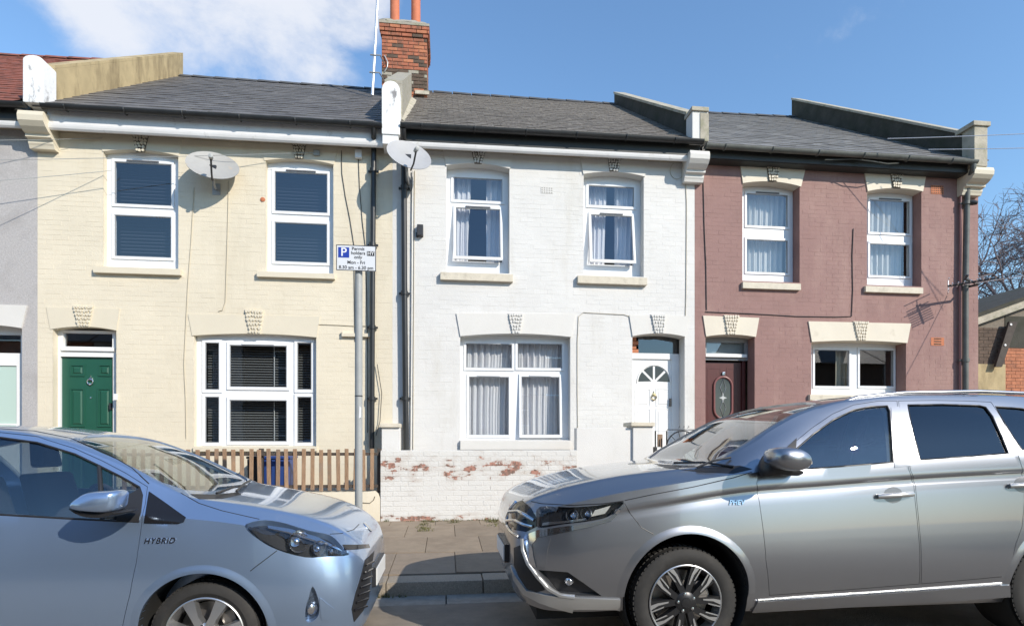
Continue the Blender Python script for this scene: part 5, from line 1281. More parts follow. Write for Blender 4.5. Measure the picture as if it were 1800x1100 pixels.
def boolean(me, cutter, op='DIFFERENCE'):
    a = bpy.data.objects.new('a', me.copy()); b = bpy.data.objects.new('b', cutter); COL.objects.link(a); COL.objects.link(b)
    m = a.modifiers.new('x', 'BOOLEAN'); m.operation = op; m.solver = 'EXACT'; m.object = b
    r = bpy.data.meshes.new_from_object(a.evaluated_get(bpy.context.evaluated_depsgraph_get()))
    bpy.data.objects.remove(a); bpy.data.objects.remove(b)
    return r
def finish(me, mat, name, parent, ang=32):
    me.materials.clear(); me.shade_smooth(); me.set_sharp_from_angle(angle=R(ang)); return link_mesh(name, me, mat, parent)
def smooth_poly(pts, k=3):
    """Catmull-Rom through a closed px polygon"""
    n = len(pts); out = []
    for i in range(n):
        p0, p1, p2, p3 = [Vector(pts[(i + j) % n]) for j in (-1, 0, 1, 2)]
        for q in range(k):
            t = q / k; out.append(tuple(.5 * (2 * p1 + (p2 - p0) * t + (2 * p0 - 5 * p1 + 4 * p2 - p3) * t * t + (3 * p1 - p0 - 3 * p2 + p3) * t ** 3)))
    return out
def inset(poly, d):
    c = sum((Vector(p) for p in poly), Vector((0, 0))) / len(poly); n = len(poly); out = []
    area = sum(poly[i][0] * poly[(i + 1) % n][1] - poly[(i + 1) % n][0] * poly[i][1] for i in range(n))
    sg = 1 if area > 0 else -1
    for i in range(n):
        a, b, c_ = Vector(poly[i - 1]), Vector(poly[i]), Vector(poly[(i + 1) % n]); e1 = (b - a); e2 = (c_ - b)
        if e1.length < 1e-6 or e2.length < 1e-6: out.append(poly[i]); continue
        n1 = Vector((-e1.y, e1.x)).normalized() * sg; n2 = Vector((-e2.y, e2.x)).normalized() * sg; m = (n1 + n2)
        if m.length < .3: m = n1
        m.normalize(); out.append(tuple(b + m * d / max(m.dot(n1), .4)))
    return out
def wheel(car, u, side, rt, rw, kind, width=.2, vface=.80, zc=None):
    """side +1 = near flank; spokes face outward"""
    zc = rt if zc is None else zc
    wv = sub('wheel', car.t); c = car.w(u, side * vface, zc); ax = Vector((0, -side, 0)); B = width
    # tyre: rounded shoulders, tread blocks
    k = rt
    prof = [(rw - .008, -B + .02), (rw + .01, -B + .006), (k * .90, -B), (k * .97, -B + .012), (k * .993, -B + .03), (k, -B + .05), (k, -.052), (k * .993, -.03), (k * .972, -.010), (k * .90, .003), (k * .80, .005), (rw + .012, -.002), (rw - .004, -.012), (rw - .012, -.03)]
    MB().lathe(prof, c, ax, 72, cap=False).build('tyre', M_RUBBER, wv, smooth=35)
    mb = MB()
    for q in range(64):
        a = 2 * math.pi * q / 64
        for (w0, w1, sh) in ((-.060, -.012, 0), (-.115, -.068, .5), (-.175, -.125, 0)):
            aa = a + sh * math.pi / 64; e = Vector((math.cos(aa), 0, math.sin(aa))); tt = Vector((-math.sin(aa), 0, math.cos(aa)))
            rr = k - .004 if w1 < -.02 else k - .012
            pts = [c + e * (rr) + tt * .011 + ax * w0, c + e * rr + tt * -.011 + ax * w0, c + e * rr + tt * -.011 + ax * w1, c + e * rr + tt * .011 + ax * w1]
            mb.add(pts + [p + e * .010 for p in pts], [(0, 1, 5, 4), (1, 2, 6, 5), (2, 3, 7, 6), (3, 0, 4, 7), (4, 5, 6, 7)])
    tag(mb.build('tread_blocks', M_RUBBER, wv), kind='stuff')
    dark = kind == 'suv'
    MB().lathe([(rw - .002, -.012), (rw - .001, .001), (rw - .006, .004), (rw - .011, .001), (rw - .016, -.02), (rw - .035, -.06), (rw - .045, -B + .02)], c, ax, 64, cap=False).build('rim', M_ALLOY if not dark else M_ALLOY, wv, smooth=40)
    MB().lathe([(rw - .036, -.055), (rw - .050, -B + .02), (0, -B + .03)], c, ax, 48, cap=False).build('rim_barrel', M_ALLOYD, wv, smooth=40)
    MB().lathe([(.06, -.10), (rw * .78, -.10), (rw * .78, -.125), (.06, -.125)], c, ax, 48).build('brake_disc', M_DISC, wv, smooth=40)
    a = .35; e = Vector((math.cos(a), 0, math.sin(a))); f = Vector((-math.sin(a), 0, math.cos(a))); cc = c + e * rw * .6 + ax * -.10
    MB().box(-.04, .04, -.045, .03, -.08, .08).xform(lambda q: cc + e * q.x + ax * -q.y + f * q.z).build('brake_caliper', M_DISC, wv, bevel=.015)
    E = lambda a_: (Vector((math.cos(a_), 0, math.sin(a_))), Vector((-math.sin(a_), 0, math.cos(a_))))
    ro = rw - .010
    if dark:
        for q in range(5):
            for sgn_ in (-1, 1):
                a = 2 * math.pi * q / 5 + .36 + sgn_ * .27
                e, f = E(a); f = f * sgn_
                # black spoke with a machined, kinked outer face
                def pt(r, s_, d): return c + e * r + f * s_ + ax * d
                MB().add([pt(.05, -.022, .0), pt(.05, .014, .0), pt(ro, .044, -.004), pt(ro, -.012, -.004), pt(.05, -.022, -.05), pt(.05, .014, -.05), pt(ro, .044, -.045), pt(ro, -.012, -.045)],
                         [(0, 1, 2, 3), (0, 4, 5, 1), (1, 5, 6, 2), (2, 6, 7, 3), (3, 7, 4, 0)]).build('spoke', M_ALLOYD, wv)
                MB().add([pt(.115, -.010, .0032), pt(.118, .000, .0032), pt(ro * .78, .014, .0032), pt(ro * .995, .043, .0022), pt(ro * .995, .012, .0022), pt(ro * .80, -.002, .0032)], [(0, 1, 2, 3, 4, 5)]).build('machined_face', M_ALLOY, wv, recalc=False)
                MB().add([pt(ro * .62, .020, .0030), pt(ro * .64, .030, .0025), pt(ro * .97, .058, .0015), pt(ro * .97, .049, .0015)], [(0, 1, 2, 3)]).build('machined_face', M_ALLOY, wv, recalc=False)
    else:
        for q in range(7):
            a = 2 * math.pi * q / 7 + .22; e, f = E(a)
            def pt(r, s_, d): return c + e * r + f * s_ + ax * d
            MB().add([pt(.04, -.024, .006), pt(.04, .024, .006), pt(ro * .55, .020, .012), pt(ro, .034, -.002), pt(ro, -.034, -.002), pt(ro * .55, -.020, .012),
                      pt(.04, -.028, -.04), pt(.04, .028, -.04), pt(ro * .55, .026, -.03), pt(ro, .042, -.035), pt(ro, -.042, -.035), pt(ro * .55, -.026, -.03)],
                     [(0, 1, 2, 5), (5, 2, 3, 4), (0, 6, 7, 1), (1, 7, 8, 2), (2, 8, 9, 3), (3, 9, 10, 4), (4, 10, 11, 5), (5, 11, 6, 0)]).build('spoke', M_ALLOY, wv, smooth=25)
    MB().lathe([(.072, -.05), (.070, -.002), (.055, .008), (.034, .012), (.032, .016), (0, .018)], c, ax, 30).build('hub', M_ALLOYD if dark else M_ALLOY, wv, smooth=35)
    for q in range(5):
        e, f = E(2 * math.pi * q / 5 + .5); MB().lathe([(.010, -.01), (.010, .012), (0, .014)], c + e * .056, ax, 8).build('wheel_nut', M_CHROMEC, wv)
    return wv
def arch_cutter(car, u, z, r, side, depth=.34):
    c = car.w(u, side * 1.05, z); return MB().lathe([(r, 0), (r, depth + .15)], c, Vector((0, side, 0)), 56).mesh('arch')
def liner(car, u, z, r, side, vin):
    c = car.w(u, side * (vin + .30), z); mb = MB(); n = 40
    MB().lathe([(r - .004, 0), (r - .004, .30), (0, .30)], c, Vector((0, side, 0)), 48, cap=False).build('wheel_arch_liner', M_LINER, car.t, smooth=40)
def rounded_box(mb_pts, bevel, segs=4): pass
def seat(car, u, v, zs, name='seat'):
    t = sub(name, car.t)
    def bx(u0, u1, v0, v1, z0, z1, lean=0):
        m = MB()
        a, b = [], []
        for (uu, vv, zz) in ((u0, v0, z0), (u1, v0, z0), (u1, v1, z0), (u0, v1, z0), (u0 + lean, v0 + .03, z1), (u1 + lean, v0 + .03, z1), (u1 + lean, v1 - .03, z1), (u0 + lean, v1 - .03, z1)): a.append(car.w(uu, vv, zz))
        return m.add(a, [(0, 1, 5, 4), (1, 2, 6, 5), (2, 3, 7, 6), (3, 0, 4, 7), (4, 5, 6, 7), (3, 2, 1, 0)])
    bx(u - .45, u + .05, v - .24, v + .24, zs - .15, zs).build('cushion', M_SEAT, t, bevel=.05, smooth=60, segs=3)
    bx(u, u + .12, v - .24, v + .24, zs - .05, zs + .56, .16).build('backrest', M_SEAT, t, bevel=.045, smooth=60, segs=3)
    bx(u + .17, u + .26, v - .12, v + .12, zs + .60, zs + .80, .03).build('headrest', M_SEAT, t, bevel=.04, smooth=60, segs=3)
def arch_lip(car, u, zc, r, side, mat, width=.065, up=.011, a0=.02, a1=3.12):
    """pressed flange that swells out of the flank around the wheel opening"""
    na, nr = 44, 8; mb = MB()
    for i in range(na + 1):
        a = a0 + (a1 - a0) * i / na
        for j in range(nr + 1):
            t = j / nr; rr = r - .004 + width * t; uu, zz = u + rr * math.cos(a), zc + rr * math.sin(a)
            o = car.w(uu, side * 1.6, zz); l, n, k, d = car.base_bvh.ray_cast(o, Vector((0, side, 0)))
            if l is None: l = car.w(uu, side * .8, zz)
            h = up * (1 - t * t * (3 - 2 * t)) - .0015
            if j == nr: h = -.003
            mb.v.append((l.x, l.y - side * h, l.z))
        mb.v.append((mb.v[-nr - 1][0], mb.v[-nr - 1][1] + side * .05, mb.v[-nr - 1][2]))
    m = nr + 2
    for i in range(na):
        for j in range(nr): mb.f.append((i * m + j, i * m + j + 1, (i + 1) * m + j + 1, (i + 1) * m + j))
        mb.f.append((i * m + nr + 1, i * m, (i + 1) * m, (i + 1) * m + nr + 1))
    mb.build('wheel_arch', mat, car.t, smooth=60)
def mirror_mesh(o, car, name):
    """copy of a part reflected to the far flank"""
    me = o.data.copy(); l = wloc(o.parent)
    for v in me.vertices: v.co.y = 2 * car.yc - (v.co.y + l.y) - l.y
    me.flip_normals(); c = bpy.data.objects.new(name, me); COL.objects.link(c); c.parent = o.parent; return c
def mirror_housing(car, pts, Y0, Y1, mat, parent, bevel=.02, name='mirror'):
    """door mirror shell: photo outline at depth Y0 lofted to a smaller outline at Y1"""
    a = [P(x, y, Y0) for x, y in pts]; cen = sum(a, Vector()) / len(a); n = len(a)
    mb = MB(); rings = [(.72, 0), (.92, .18), (1, .45), (.97, .75), (.86, 1)]
    for s_, t_ in rings:
        for p in a: q = cen + (p - cen) * s_; mb.v.append((q.x, Y0 + (Y1 - Y0) * t_, q.z))
    for i in range(len(rings) - 1):
        for k in range(n): mb.f.append((i * n + k, i * n + (k + 1) % n, (i + 1) * n + (k + 1) % n, (i + 1) * n + k))
    mb.f.append(tuple(range(n))); mb.f.append(tuple((len(rings) - 1) * n + k for k in range(n)))
    return mb.build(name, mat, parent, smooth=70)

def letters(c, s, px, py, size, space):
    cu = bpy.data.curves.new('t', 'FONT'); cu.body = s; cu.size = size; cu.align_x = 'CENTER'; cu.align_y = 'CENTER'; cu.extrude = .0015; cu.shear = .25; cu.space_character = space; cu.offset = .0006
    to = bpy.data.objects.new('t', cu); COL.objects.link(to); me = bpy.data.meshes.new_from_object(to.evaluated_get(bpy.context.evaluated_depsgraph_get())); bpy.data.objects.remove(to)
    l, n = c.hit(px, py); xa = (Vector((1, 0, 0)) - n * n.x).normalized(); za = n.cross(xa).normalized()
    if za.z < 0: za = -za
    me.transform(Matrix.Translation(l + n * .005) @ Matrix((xa, za, n)).transposed().to_4x4()); me.materials.clear(); link_mesh('lettering', me, M_CHROMEC, c.t)
# ---------------------------------------------------------------- silver sport utility car (right)
def suv():
    #     u    zb   wb   wm   zm   ws   zs    wr   zr    zt   crease
    st = [(0.0, .40, .48, .55, .62, .52, .80, .42, .855, .88, 0),
          (.03, .34, .57, .64, .62, .61, .865, .50, .92, .945, 0),
          (.10, .29, .66, .73, .63, .69, .915, .56, .98, 1.005, 0),
          (.22, .27, .735, .80, .65, .76, .96, .60, 1.03, 1.06, 0),
          (.40, .27, .79, .855, .68, .81, 1.005, .64, 1.085, 1.115, .1),
          (.65, .28, .825, .885, .70, .85, 1.06, .67, 1.14, 1.165, .5),
          (1.0, .28, .84, .905, .66, .87, 1.115, .70, 1.185, 1.21, 1),
          (1.32, .26, .84, .905, .66, .858, 1.16, .71, 1.22, 1.245, 1),
          (1.50, .25, .84, .905, .66, .858, 1.18, .72, 1.31, 1.35, 1),
          (2.05, .25, .84, .905, .66, .858, 1.215, .67, 1.585, 1.635, 1),
          (2.35, .25, .84, .905, .66, .858, 1.235, .66, 1.665, 1.705, 1),
          (2.9, .25, .84, .905, .67, .858, 1.265, .66, 1.71, 1.75, 1),
          (3.5, .25, .84, .905, .68, .858, 1.29, .655, 1.71, 1.755, 1),
          (4.1, .26, .83, .895, .70, .865, 1.315, .64, 1.685, 1.73, 1),
          (4.5, .33, .80, .86, .84, .83, 1.31, .60, 1.60, 1.64, .6),
          (4.66, .36, .74, .80, .82, .76, 1.15, .56, 1.25, 1.28, .2),
          (4.72, .40, .66, .70, .80, .64, 1.0, .5, 1.08, 1.1, 0)]
    c = Car('suv_car', 'large silver grey car with black and silver wheels parked facing left', st, .45, 4.36, .02, 1, .105)
    T = c.t
    uf, ur, zw = 1.085, 3.80, .37
    body = c.base.copy()
    inner = [(u + (.0), max(zb, .5), wb - .06, wm - .07, zm, ws - .05, zs, wr - .05, max(zr - .045, zs + .01), max(zt - .05, zs + .02), 0) for (u, zb, wb, wm, zm, ws, zs, wr, zr, zt, k) in st if 1.5 <= u <= 4.5]
    inner[0] = (1.45,) + inner[0][1:]
    body = boolean(body, c.loft(inner, 40, 0))
    for (u, r) in ((uf, .415), (ur, .415)):
        for sd_ in (1, -1): body = boolean(body, arch_cutter(c, u, zw + .02, r, sd_))
    # side glass, read off the photo
    wins = [[(1376, 815), (1381, 806), (1400, 788), (1430, 762), (1465, 737), (1500, 720), (1530, 714), (1560, 712.5), (1564, 722), (1567, 760), (1570, 812), (1480, 819.5), (1425, 823), (1395, 822)],
            [(1596, 711), (1660, 710), (1722, 712), (1733, 715), (1745, 731), (1762, 768), (1773, 796), (1700, 802), (1618, 807.5), (1608, 770), (1600, 735)],
            [(1750, 714), (1795, 717), (1830, 724), (1850, 736), (1852, 760), (1840, 778), (1812, 791), (1797, 790), (1783, 770), (1763, 738)]]
    for w_ in wins: body = boolean(body, c.prism_uz(w_, 1.3, -1.3).mesh('w'))
    # windscreen opening: plan outline cut straight down
    pl = [(1.36, .60), (1.30, .35), (1.28, 0), (1.30, -.35), (1.36, -.60), (1.50, -.665), (2.02, -.60), (2.20, -.55), (2.27, -.30), (2.29, 0), (2.27, .30), (2.20, .55), (2.02, .60), (1.50, .665)]
    mb = MB().extr([c.w(u, v, 1.13) for u, v in pl], (0, 0, .8)); body = boolean(body, mb.mesh('ws'))
    # windscreen itself, laid 6 mm under the outer skin
    def top_sheet(poly, dz, nu=16, nv=14):
        g = MB(); us = np.linspace(1.27, 2.31, nu); row = []
        for i, u in enumerate(us):
            wv = np.interp(u, [1.27, 1.36, 1.5, 2.02, 2.2, 2.31], [.55, .63, .68, .615, .57, .50])
            for k in range(nv + 1):
                v = wv * (2 * k / nv - 1); p = c.w(u, v, 3); l, n, i_, d_ = c.base_bvh.ray_cast(p, Vector((0, 0, -1)))
                g.v.append((l.x, l.y, l.z + dz))
        for i in range(nu - 1):
            for k in range(nv): a = i * (nv + 1) + k; g.f.append((a, a + 1, a + nv + 2, a + nv + 1))
        return g
    ws_ = top_sheet(pl, -.012).build('windscreen', M_WGLASS, T, smooth=60)
    # doors: cut free of the body along their shut lines
    d1 = [(1332, 828), (1330, 850), (1334, 880), (1341, 930), (1346, 985), (1352, 1046), (1480, 1037), (1616, 1026), (1617, 985), (1614, 930), (1609, 880), (1606, 850), (1598, 826), (1588, 790), (1580, 735), (1577, 704), (1545, 704), (1500, 711), (1463, 727), (1425, 753), (1390, 782), (1358, 808)]
    d2 = [(1579, 704), (1640, 703), (1700, 704), (1742, 706), (1758, 730), (1776, 768), (1790, 800), (1799, 840), (1801, 880), (1797, 925), (1786, 955), (1778, 985), (1775, 1012), (1700, 1019), (1618.5, 1026), (1619, 985), (1616, 930), (1611, 880), (1608, 850), (1600, 826), (1590, 790), (1582, 735)]
    doors = []
    for d in (d1, d2):
        cut = c.prism_uz(d, .98, .45).mesh('d'); doors.append(boolean(body, c.prism_uz(inset(d, .8), .98, .45).mesh('d'), 'INTERSECT')); body = boolean(body, cut)
    # lamp recesses
    hl = smooth_poly([(949, 890), (1000, 891), (1050, 888), (1096, 881.5), (1084, 895), (1068, 908), (1034, 916), (990, 921), (946, 927), (943, 909)], 3)
    body = boolean(body, c.patch(hl, .03, .085, 9).mesh('hl'))
    fog = [(946, 1001), (972, 1003), (998, 1005), (1030, 1027), (1058, 1047), (1020, 1046), (979, 1043), (962, 1022)]
    body = boolean(body, c.patch(fog, .03, .075, 9).mesh('fg'))
    o = finish(body, M_SILVER, 'body', T)
    dn = []
    for q in doors:
        dn.append(finish(q, M_SILVER, 'door', T))
    # glass
    for i, w_ in enumerate(wins):
        g = c.sheet('window_glass', inset(w_, -2), M_CGLASS if i == 0 else M_TGLASS, T, -.010, .004, 14)
        mirror_mesh(g, c, 'window_glass')
        # rubber seal round the glass
        path = []
        for p in w_ + [w_[0]]: path.append(p)
        c.strip('window_seal', path, M_TRIM, T, .0065, -.004)
    c.sheet('pillar_trim', [(1566, 716), (1580, 714), (1590, 760), (1597, 800), (1603, 818), (1572, 822), (1570, 770)], M_SILVER, T, .003, .006, 10)
    # mirror triangle behind the mirror
    c.sheet('mirror_base', [(1338, 824), (1350, 812), (1378, 790), (1400, 770), (1398, 800), (1384, 826), (1352, 836)], M_TRIM, T, .006, .012, 8)
    mh = sub('door_mirror', T)
    shell = smooth_poly([(1372, 792), (1390, 785.5), (1415, 788), (1432, 798), (1436, 812), (1430, 823), (1410, 829), (1385, 824), (1371, 812)], 3)
    mirror_housing(c, shell, 3.20, 3.40, M_SILVER, mh, name='mirror_shell')
    mirror_housing(c, smooth_poly([(1358, 800), (1374, 790), (1384, 808), (1396, 826), (1420, 829), (1412, 837), (1380, 836), (1352, 838), (1348, 822)], 2), 3.36, 3.50, M_TRIM, mh, name='mirror_foot')
    p = P(1424, 813, 3.20); MB().box(p.x - .028, p.x + .02, 3.206, 3.23, p.z - .010, p.z + .012).build('indicator_lamp', material('amber_grey_lens', (.55, .50, .42), .2), mh, bevel=.006)
    # headlamp internals
    hd = sub('headlight', T)
    c.sheet('housing', hl, M_LAMPD, hd, -.040, .006, 9)
    for (px, py, r) in ((1005, 905, .042), (1030, 902, .038)):
        l, n = c.hit(px, py); dd = (n + Vector((-.9, -.3, 0))).normalized()
        MB().lathe([(r, .012), (r * .95, -.01), (r * .7, -.035), (r * .3, -.05), (0, -.052)], l - n * .006 - dd * .008, dd, 24, cap=False).build('reflector_bowl', M_LAMPB, hd, smooth=50)
        MB().lathe([(r * .55, -.03), (r * .5, -.012), (r * .28, .000), (0, .004)], l - n * .012 - dd * .006, dd, 20, cap=False).build('projector', M_CHROMEC, hd, smooth=60)
    c.sheet('indicator', [(1046, 896), (1074, 888), (1064, 903), (1040, 908)], material('clear_indicator', (.62, .60, .54), .25, .3), hd, -.012, .01, 7)
    c.sheet('light_strip', [(952, 918), (990, 915), (1030, 910), (1032, 914), (990, 919), (952, 923)], M_LAMPB, hd, -.012, .01, 7)
    lens = c.sheet('lens', hl, M_LENS, hd, -.001, .003, 8); mirror_mesh(lens, c, 'lens')
    # chrome blade under the lamp that turns down at the grille, body-colour corner, lower bumper
    c.sheet('chrome_blade', [(1096, 884), (1071, 911), (1034, 920), (990, 925), (946, 931), (926, 939), (919, 948), (921, 968), (930, 992), (943, 996), (938, 975), (936, 956), (946, 944), (990, 935), (1036, 926), (1075, 915), (1098, 887)], M_CHROMEC, T, .008, .014, 6)
    c.sheet('corner_insert', [(941, 958), (950, 949), (968, 946), (962, 970), (960, 996), (946, 993)], M_SILVER, T, .010, .014, 7)
    c.sheet('fog_recess', fog, M_TRIM, T, -.035, .006, 9)
    l, n = c.hit(998, 1024); MB().lathe([(.026, -.03), (.028, .0), (.022, .008), (0, .010)], l - n * .02, (n + Vector((-.8, 0, 0))), 18).build('fog_lamp', M_LAMPB, T, smooth=50)
    gr = c.sheet('grille', [(906, 884), (919, 879.5), (934, 893), (943, 909), (943, 925), (925, 934), (906, 931), (893, 924), (891, 906)], M_TRIMG, T, .006, .012, 6)
    for ln in ([(897, 900), (912, 899), (925, 906), (940, 914)], [(893, 914), (908, 915), (922, 921), (938, 925)]):
        c.strip('grille_bar', ln, M_CHROMEC, gr, .011, .012)
    c.strip('grille_surround', [(908, 883), (899, 893), (893, 907), (893, 922), (900, 934), (913, 943)], M_CHROMEC, gr, .012, .008)
    c.sheet('lower_intake', [(904, 962), (914, 958), (922, 980), (936, 1004), (958, 1036), (944, 1040), (927, 1035), (912, 1012), (904, 992)], M_TRIM, T, .004, .010, 7)
    c.strip('chrome_sweep', [(919, 946), (920, 966), (929, 990), (945, 1012), (965, 1034), (985, 1045), (1010, 1048)], M_SKID, T, .016, .004)
    c.sheet('skid_plate', [(900, 992), (908, 1010), (927, 1036), (960, 1044), (993, 1048), (1040, 1050), (1090, 1052), (1089, 1089), (1047, 1084), (990, 1070), (950, 1058), (922, 1043), (905, 1018)], M_SKID, T, .014, .022, 8)
    # number plate across the nose
    pc = c.w(-.035, 0, .60); MB().box(pc.x - .004, pc.x + .004, c.yc - .26, c.yc + .26, .545, .655).build('number_plate', M_PLATE, T, bevel=.003)
    MB().box(pc.x + .004, pc.x + .05, c.yc - .28, c.yc + .28, .535, .665).build('plate_holder', M_TRIM, T, bevel=.004)
    # bonnet shut line, bumper seam, sill strip
    c.strip('bonnet_seam', [(919, 877), (935, 881), (952, 884.6), (1006, 887.5), (1061, 884.6), (1096, 880)], M_TRIM, T, .004, -.001)
    c.strip('bonnet_seam', [(1098, 879), (1150, 868), (1220, 855), (1290, 839), (1322, 829)], M_TRIM, T, .0035, -.0015)
    c.strip('bumper_seam', [(1098, 884), (1108, 902), (1128, 927), (1148, 938)], M_TRIM, T, .0030, -.001)
    c.strip('sill_strip', [(1332, 1054), (1420, 1047), (1520, 1041), (1620, 1034), (1700, 1028), (1760, 1024)], M_SKID, T, .006, .002)
    c.sheet('sill_skirt', [(1330, 1056), (1480, 1046), (1640, 1035), (1772, 1026), (1773, 1047), (1640, 1055), (1480, 1064), (1320, 1073)], M_SILVER, T, .016, .03, 16)
    # handles
    for d_, px, py, w_ in ((dn[0], 1571, 870, 30), (dn[1], 1800, 851.5, 28)):
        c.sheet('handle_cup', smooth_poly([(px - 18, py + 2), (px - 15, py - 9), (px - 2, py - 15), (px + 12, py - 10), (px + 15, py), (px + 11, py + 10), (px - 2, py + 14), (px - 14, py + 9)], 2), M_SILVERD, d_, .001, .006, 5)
        l0, n0 = c.hit(px - w_, py + 2.5); l1, n1 = c.hit(px + w_, py - 2)
        pth = [l0 + n0 * .012, l0 * .8 + l1 * .2 + n0 * .034, (l0 + l1) / 2 + n0 * .042, l0 * .2 + l1 * .8 + n1 * .036, l1 + n1 * .012]
        m = MB().tube(pth, .017, 10); zc = (l0.z + l1.z) / 2
        m.build('handle', M_SKID, d_, smooth=70)
    # badge on the wing
    letters(c, 'PHEV', 1294, 883, .045, 1)
    # roof rails
    for sd_ in (1, -1):
        pts = [c.w(u, sd_ * (.64 - .02 * abs(u - 3.2) / 1.2), z) for u, z in ((2.3, 1.65), (2.45, 1.70), (2.8, 1.736), (3.4, 1.752), (4.0, 1.738), (4.35, 1.70), (4.45, 1.66))]
        MB().tube(pts, .014, 8).build('roof_rail', M_SILVER, T, smooth=60)
    # wipers
    for a, b in (((1185, 818), (1290, 822)), ((1225, 826), (1285, 806))):
        p0, n0 = c.hit(*a); p1, n1 = c.hit(*b); MB().tube([p0 + n0 * .02, (p0 + p1) / 2 + n0 * .03, p1 + n1 * .012], .008, 6).build('wiper', M_TRIM, T)
    c.sheet('cowl', [(1150, 815), (1200, 818), (1260, 822), (1300, 818), (1322, 824), (1290, 832), (1230, 829), (1170, 822)], M_TRIM, T, .002, .006, 9)
    # cabin
    MB().extr([c.w(1.42, -.66, .95), c.w(1.42, -.66, 1.20), c.w(1.75, -.66, 1.18), c.w(1.95, -.66, 1.02), c.w(1.95, -.66, .75)], (0, -1.32, 0)).build('dashboard', M_SEAT, T, bevel=.02)
    for v in (.36, -.36): seat(c, 2.62, v, .80)
    for v in (.40, -.40): seat(c, 3.55, v, .82)
    sc_ = c.w(2.02, .36, 1.10); e = Vector((.35, 0, .94)); f = Vector((0, 1, 0)); pts = [sc_ + e * .185 * math.sin(k * .3142) + f * .185 * math.cos(k * .3142) for k in range(20)]
    MB().tube(pts, .016, 8, closed=True).tube([sc_, c.w(1.85, .36, 1.02)], .04, 8).build('steering_wheel', M_SEAT, T, smooth=60)
    # card lying on the dash, seen pale green through the screen
    p = c.w(1.62, .12, 1.235); MB().box(p.x - .09, p.x + .09, p.y - .07, p.y + .07, p.z - .02, p.z - .017).build('paper_permit', material('pale_green_card', (.50, .62, .54), .7), T)
    for u in (uf, ur):
        arch_lip(c, u, zw + .02, .415, 1, M_SILVER)
        for sd_ in (1, -1): wheel(c, u, sd_, zw - .02, .245, 'suv', vface=.845, zc=zw - .02); liner(c, u, zw + .02, .415, sd_, .56)
    MB().add([c.w(.15, .6, .30), c.w(4.6, .6, .33), c.w(4.6, -.6, .33), c.w(.15, -.6, .30), c.w(.15, .6, .20), c.w(4.6, .6, .22), c.w(4.6, -.6, .22), c.w(.15, -.6, .20)], [(0, 1, 2, 3), (7, 6, 5, 4), (0, 4, 5, 1), (1, 5, 6, 2), (2, 6, 7, 3), (3, 7, 4, 0)]).build('underbody', M_LINER, T)
    return c
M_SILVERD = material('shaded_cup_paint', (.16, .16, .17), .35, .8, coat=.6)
CAR1 = suv()

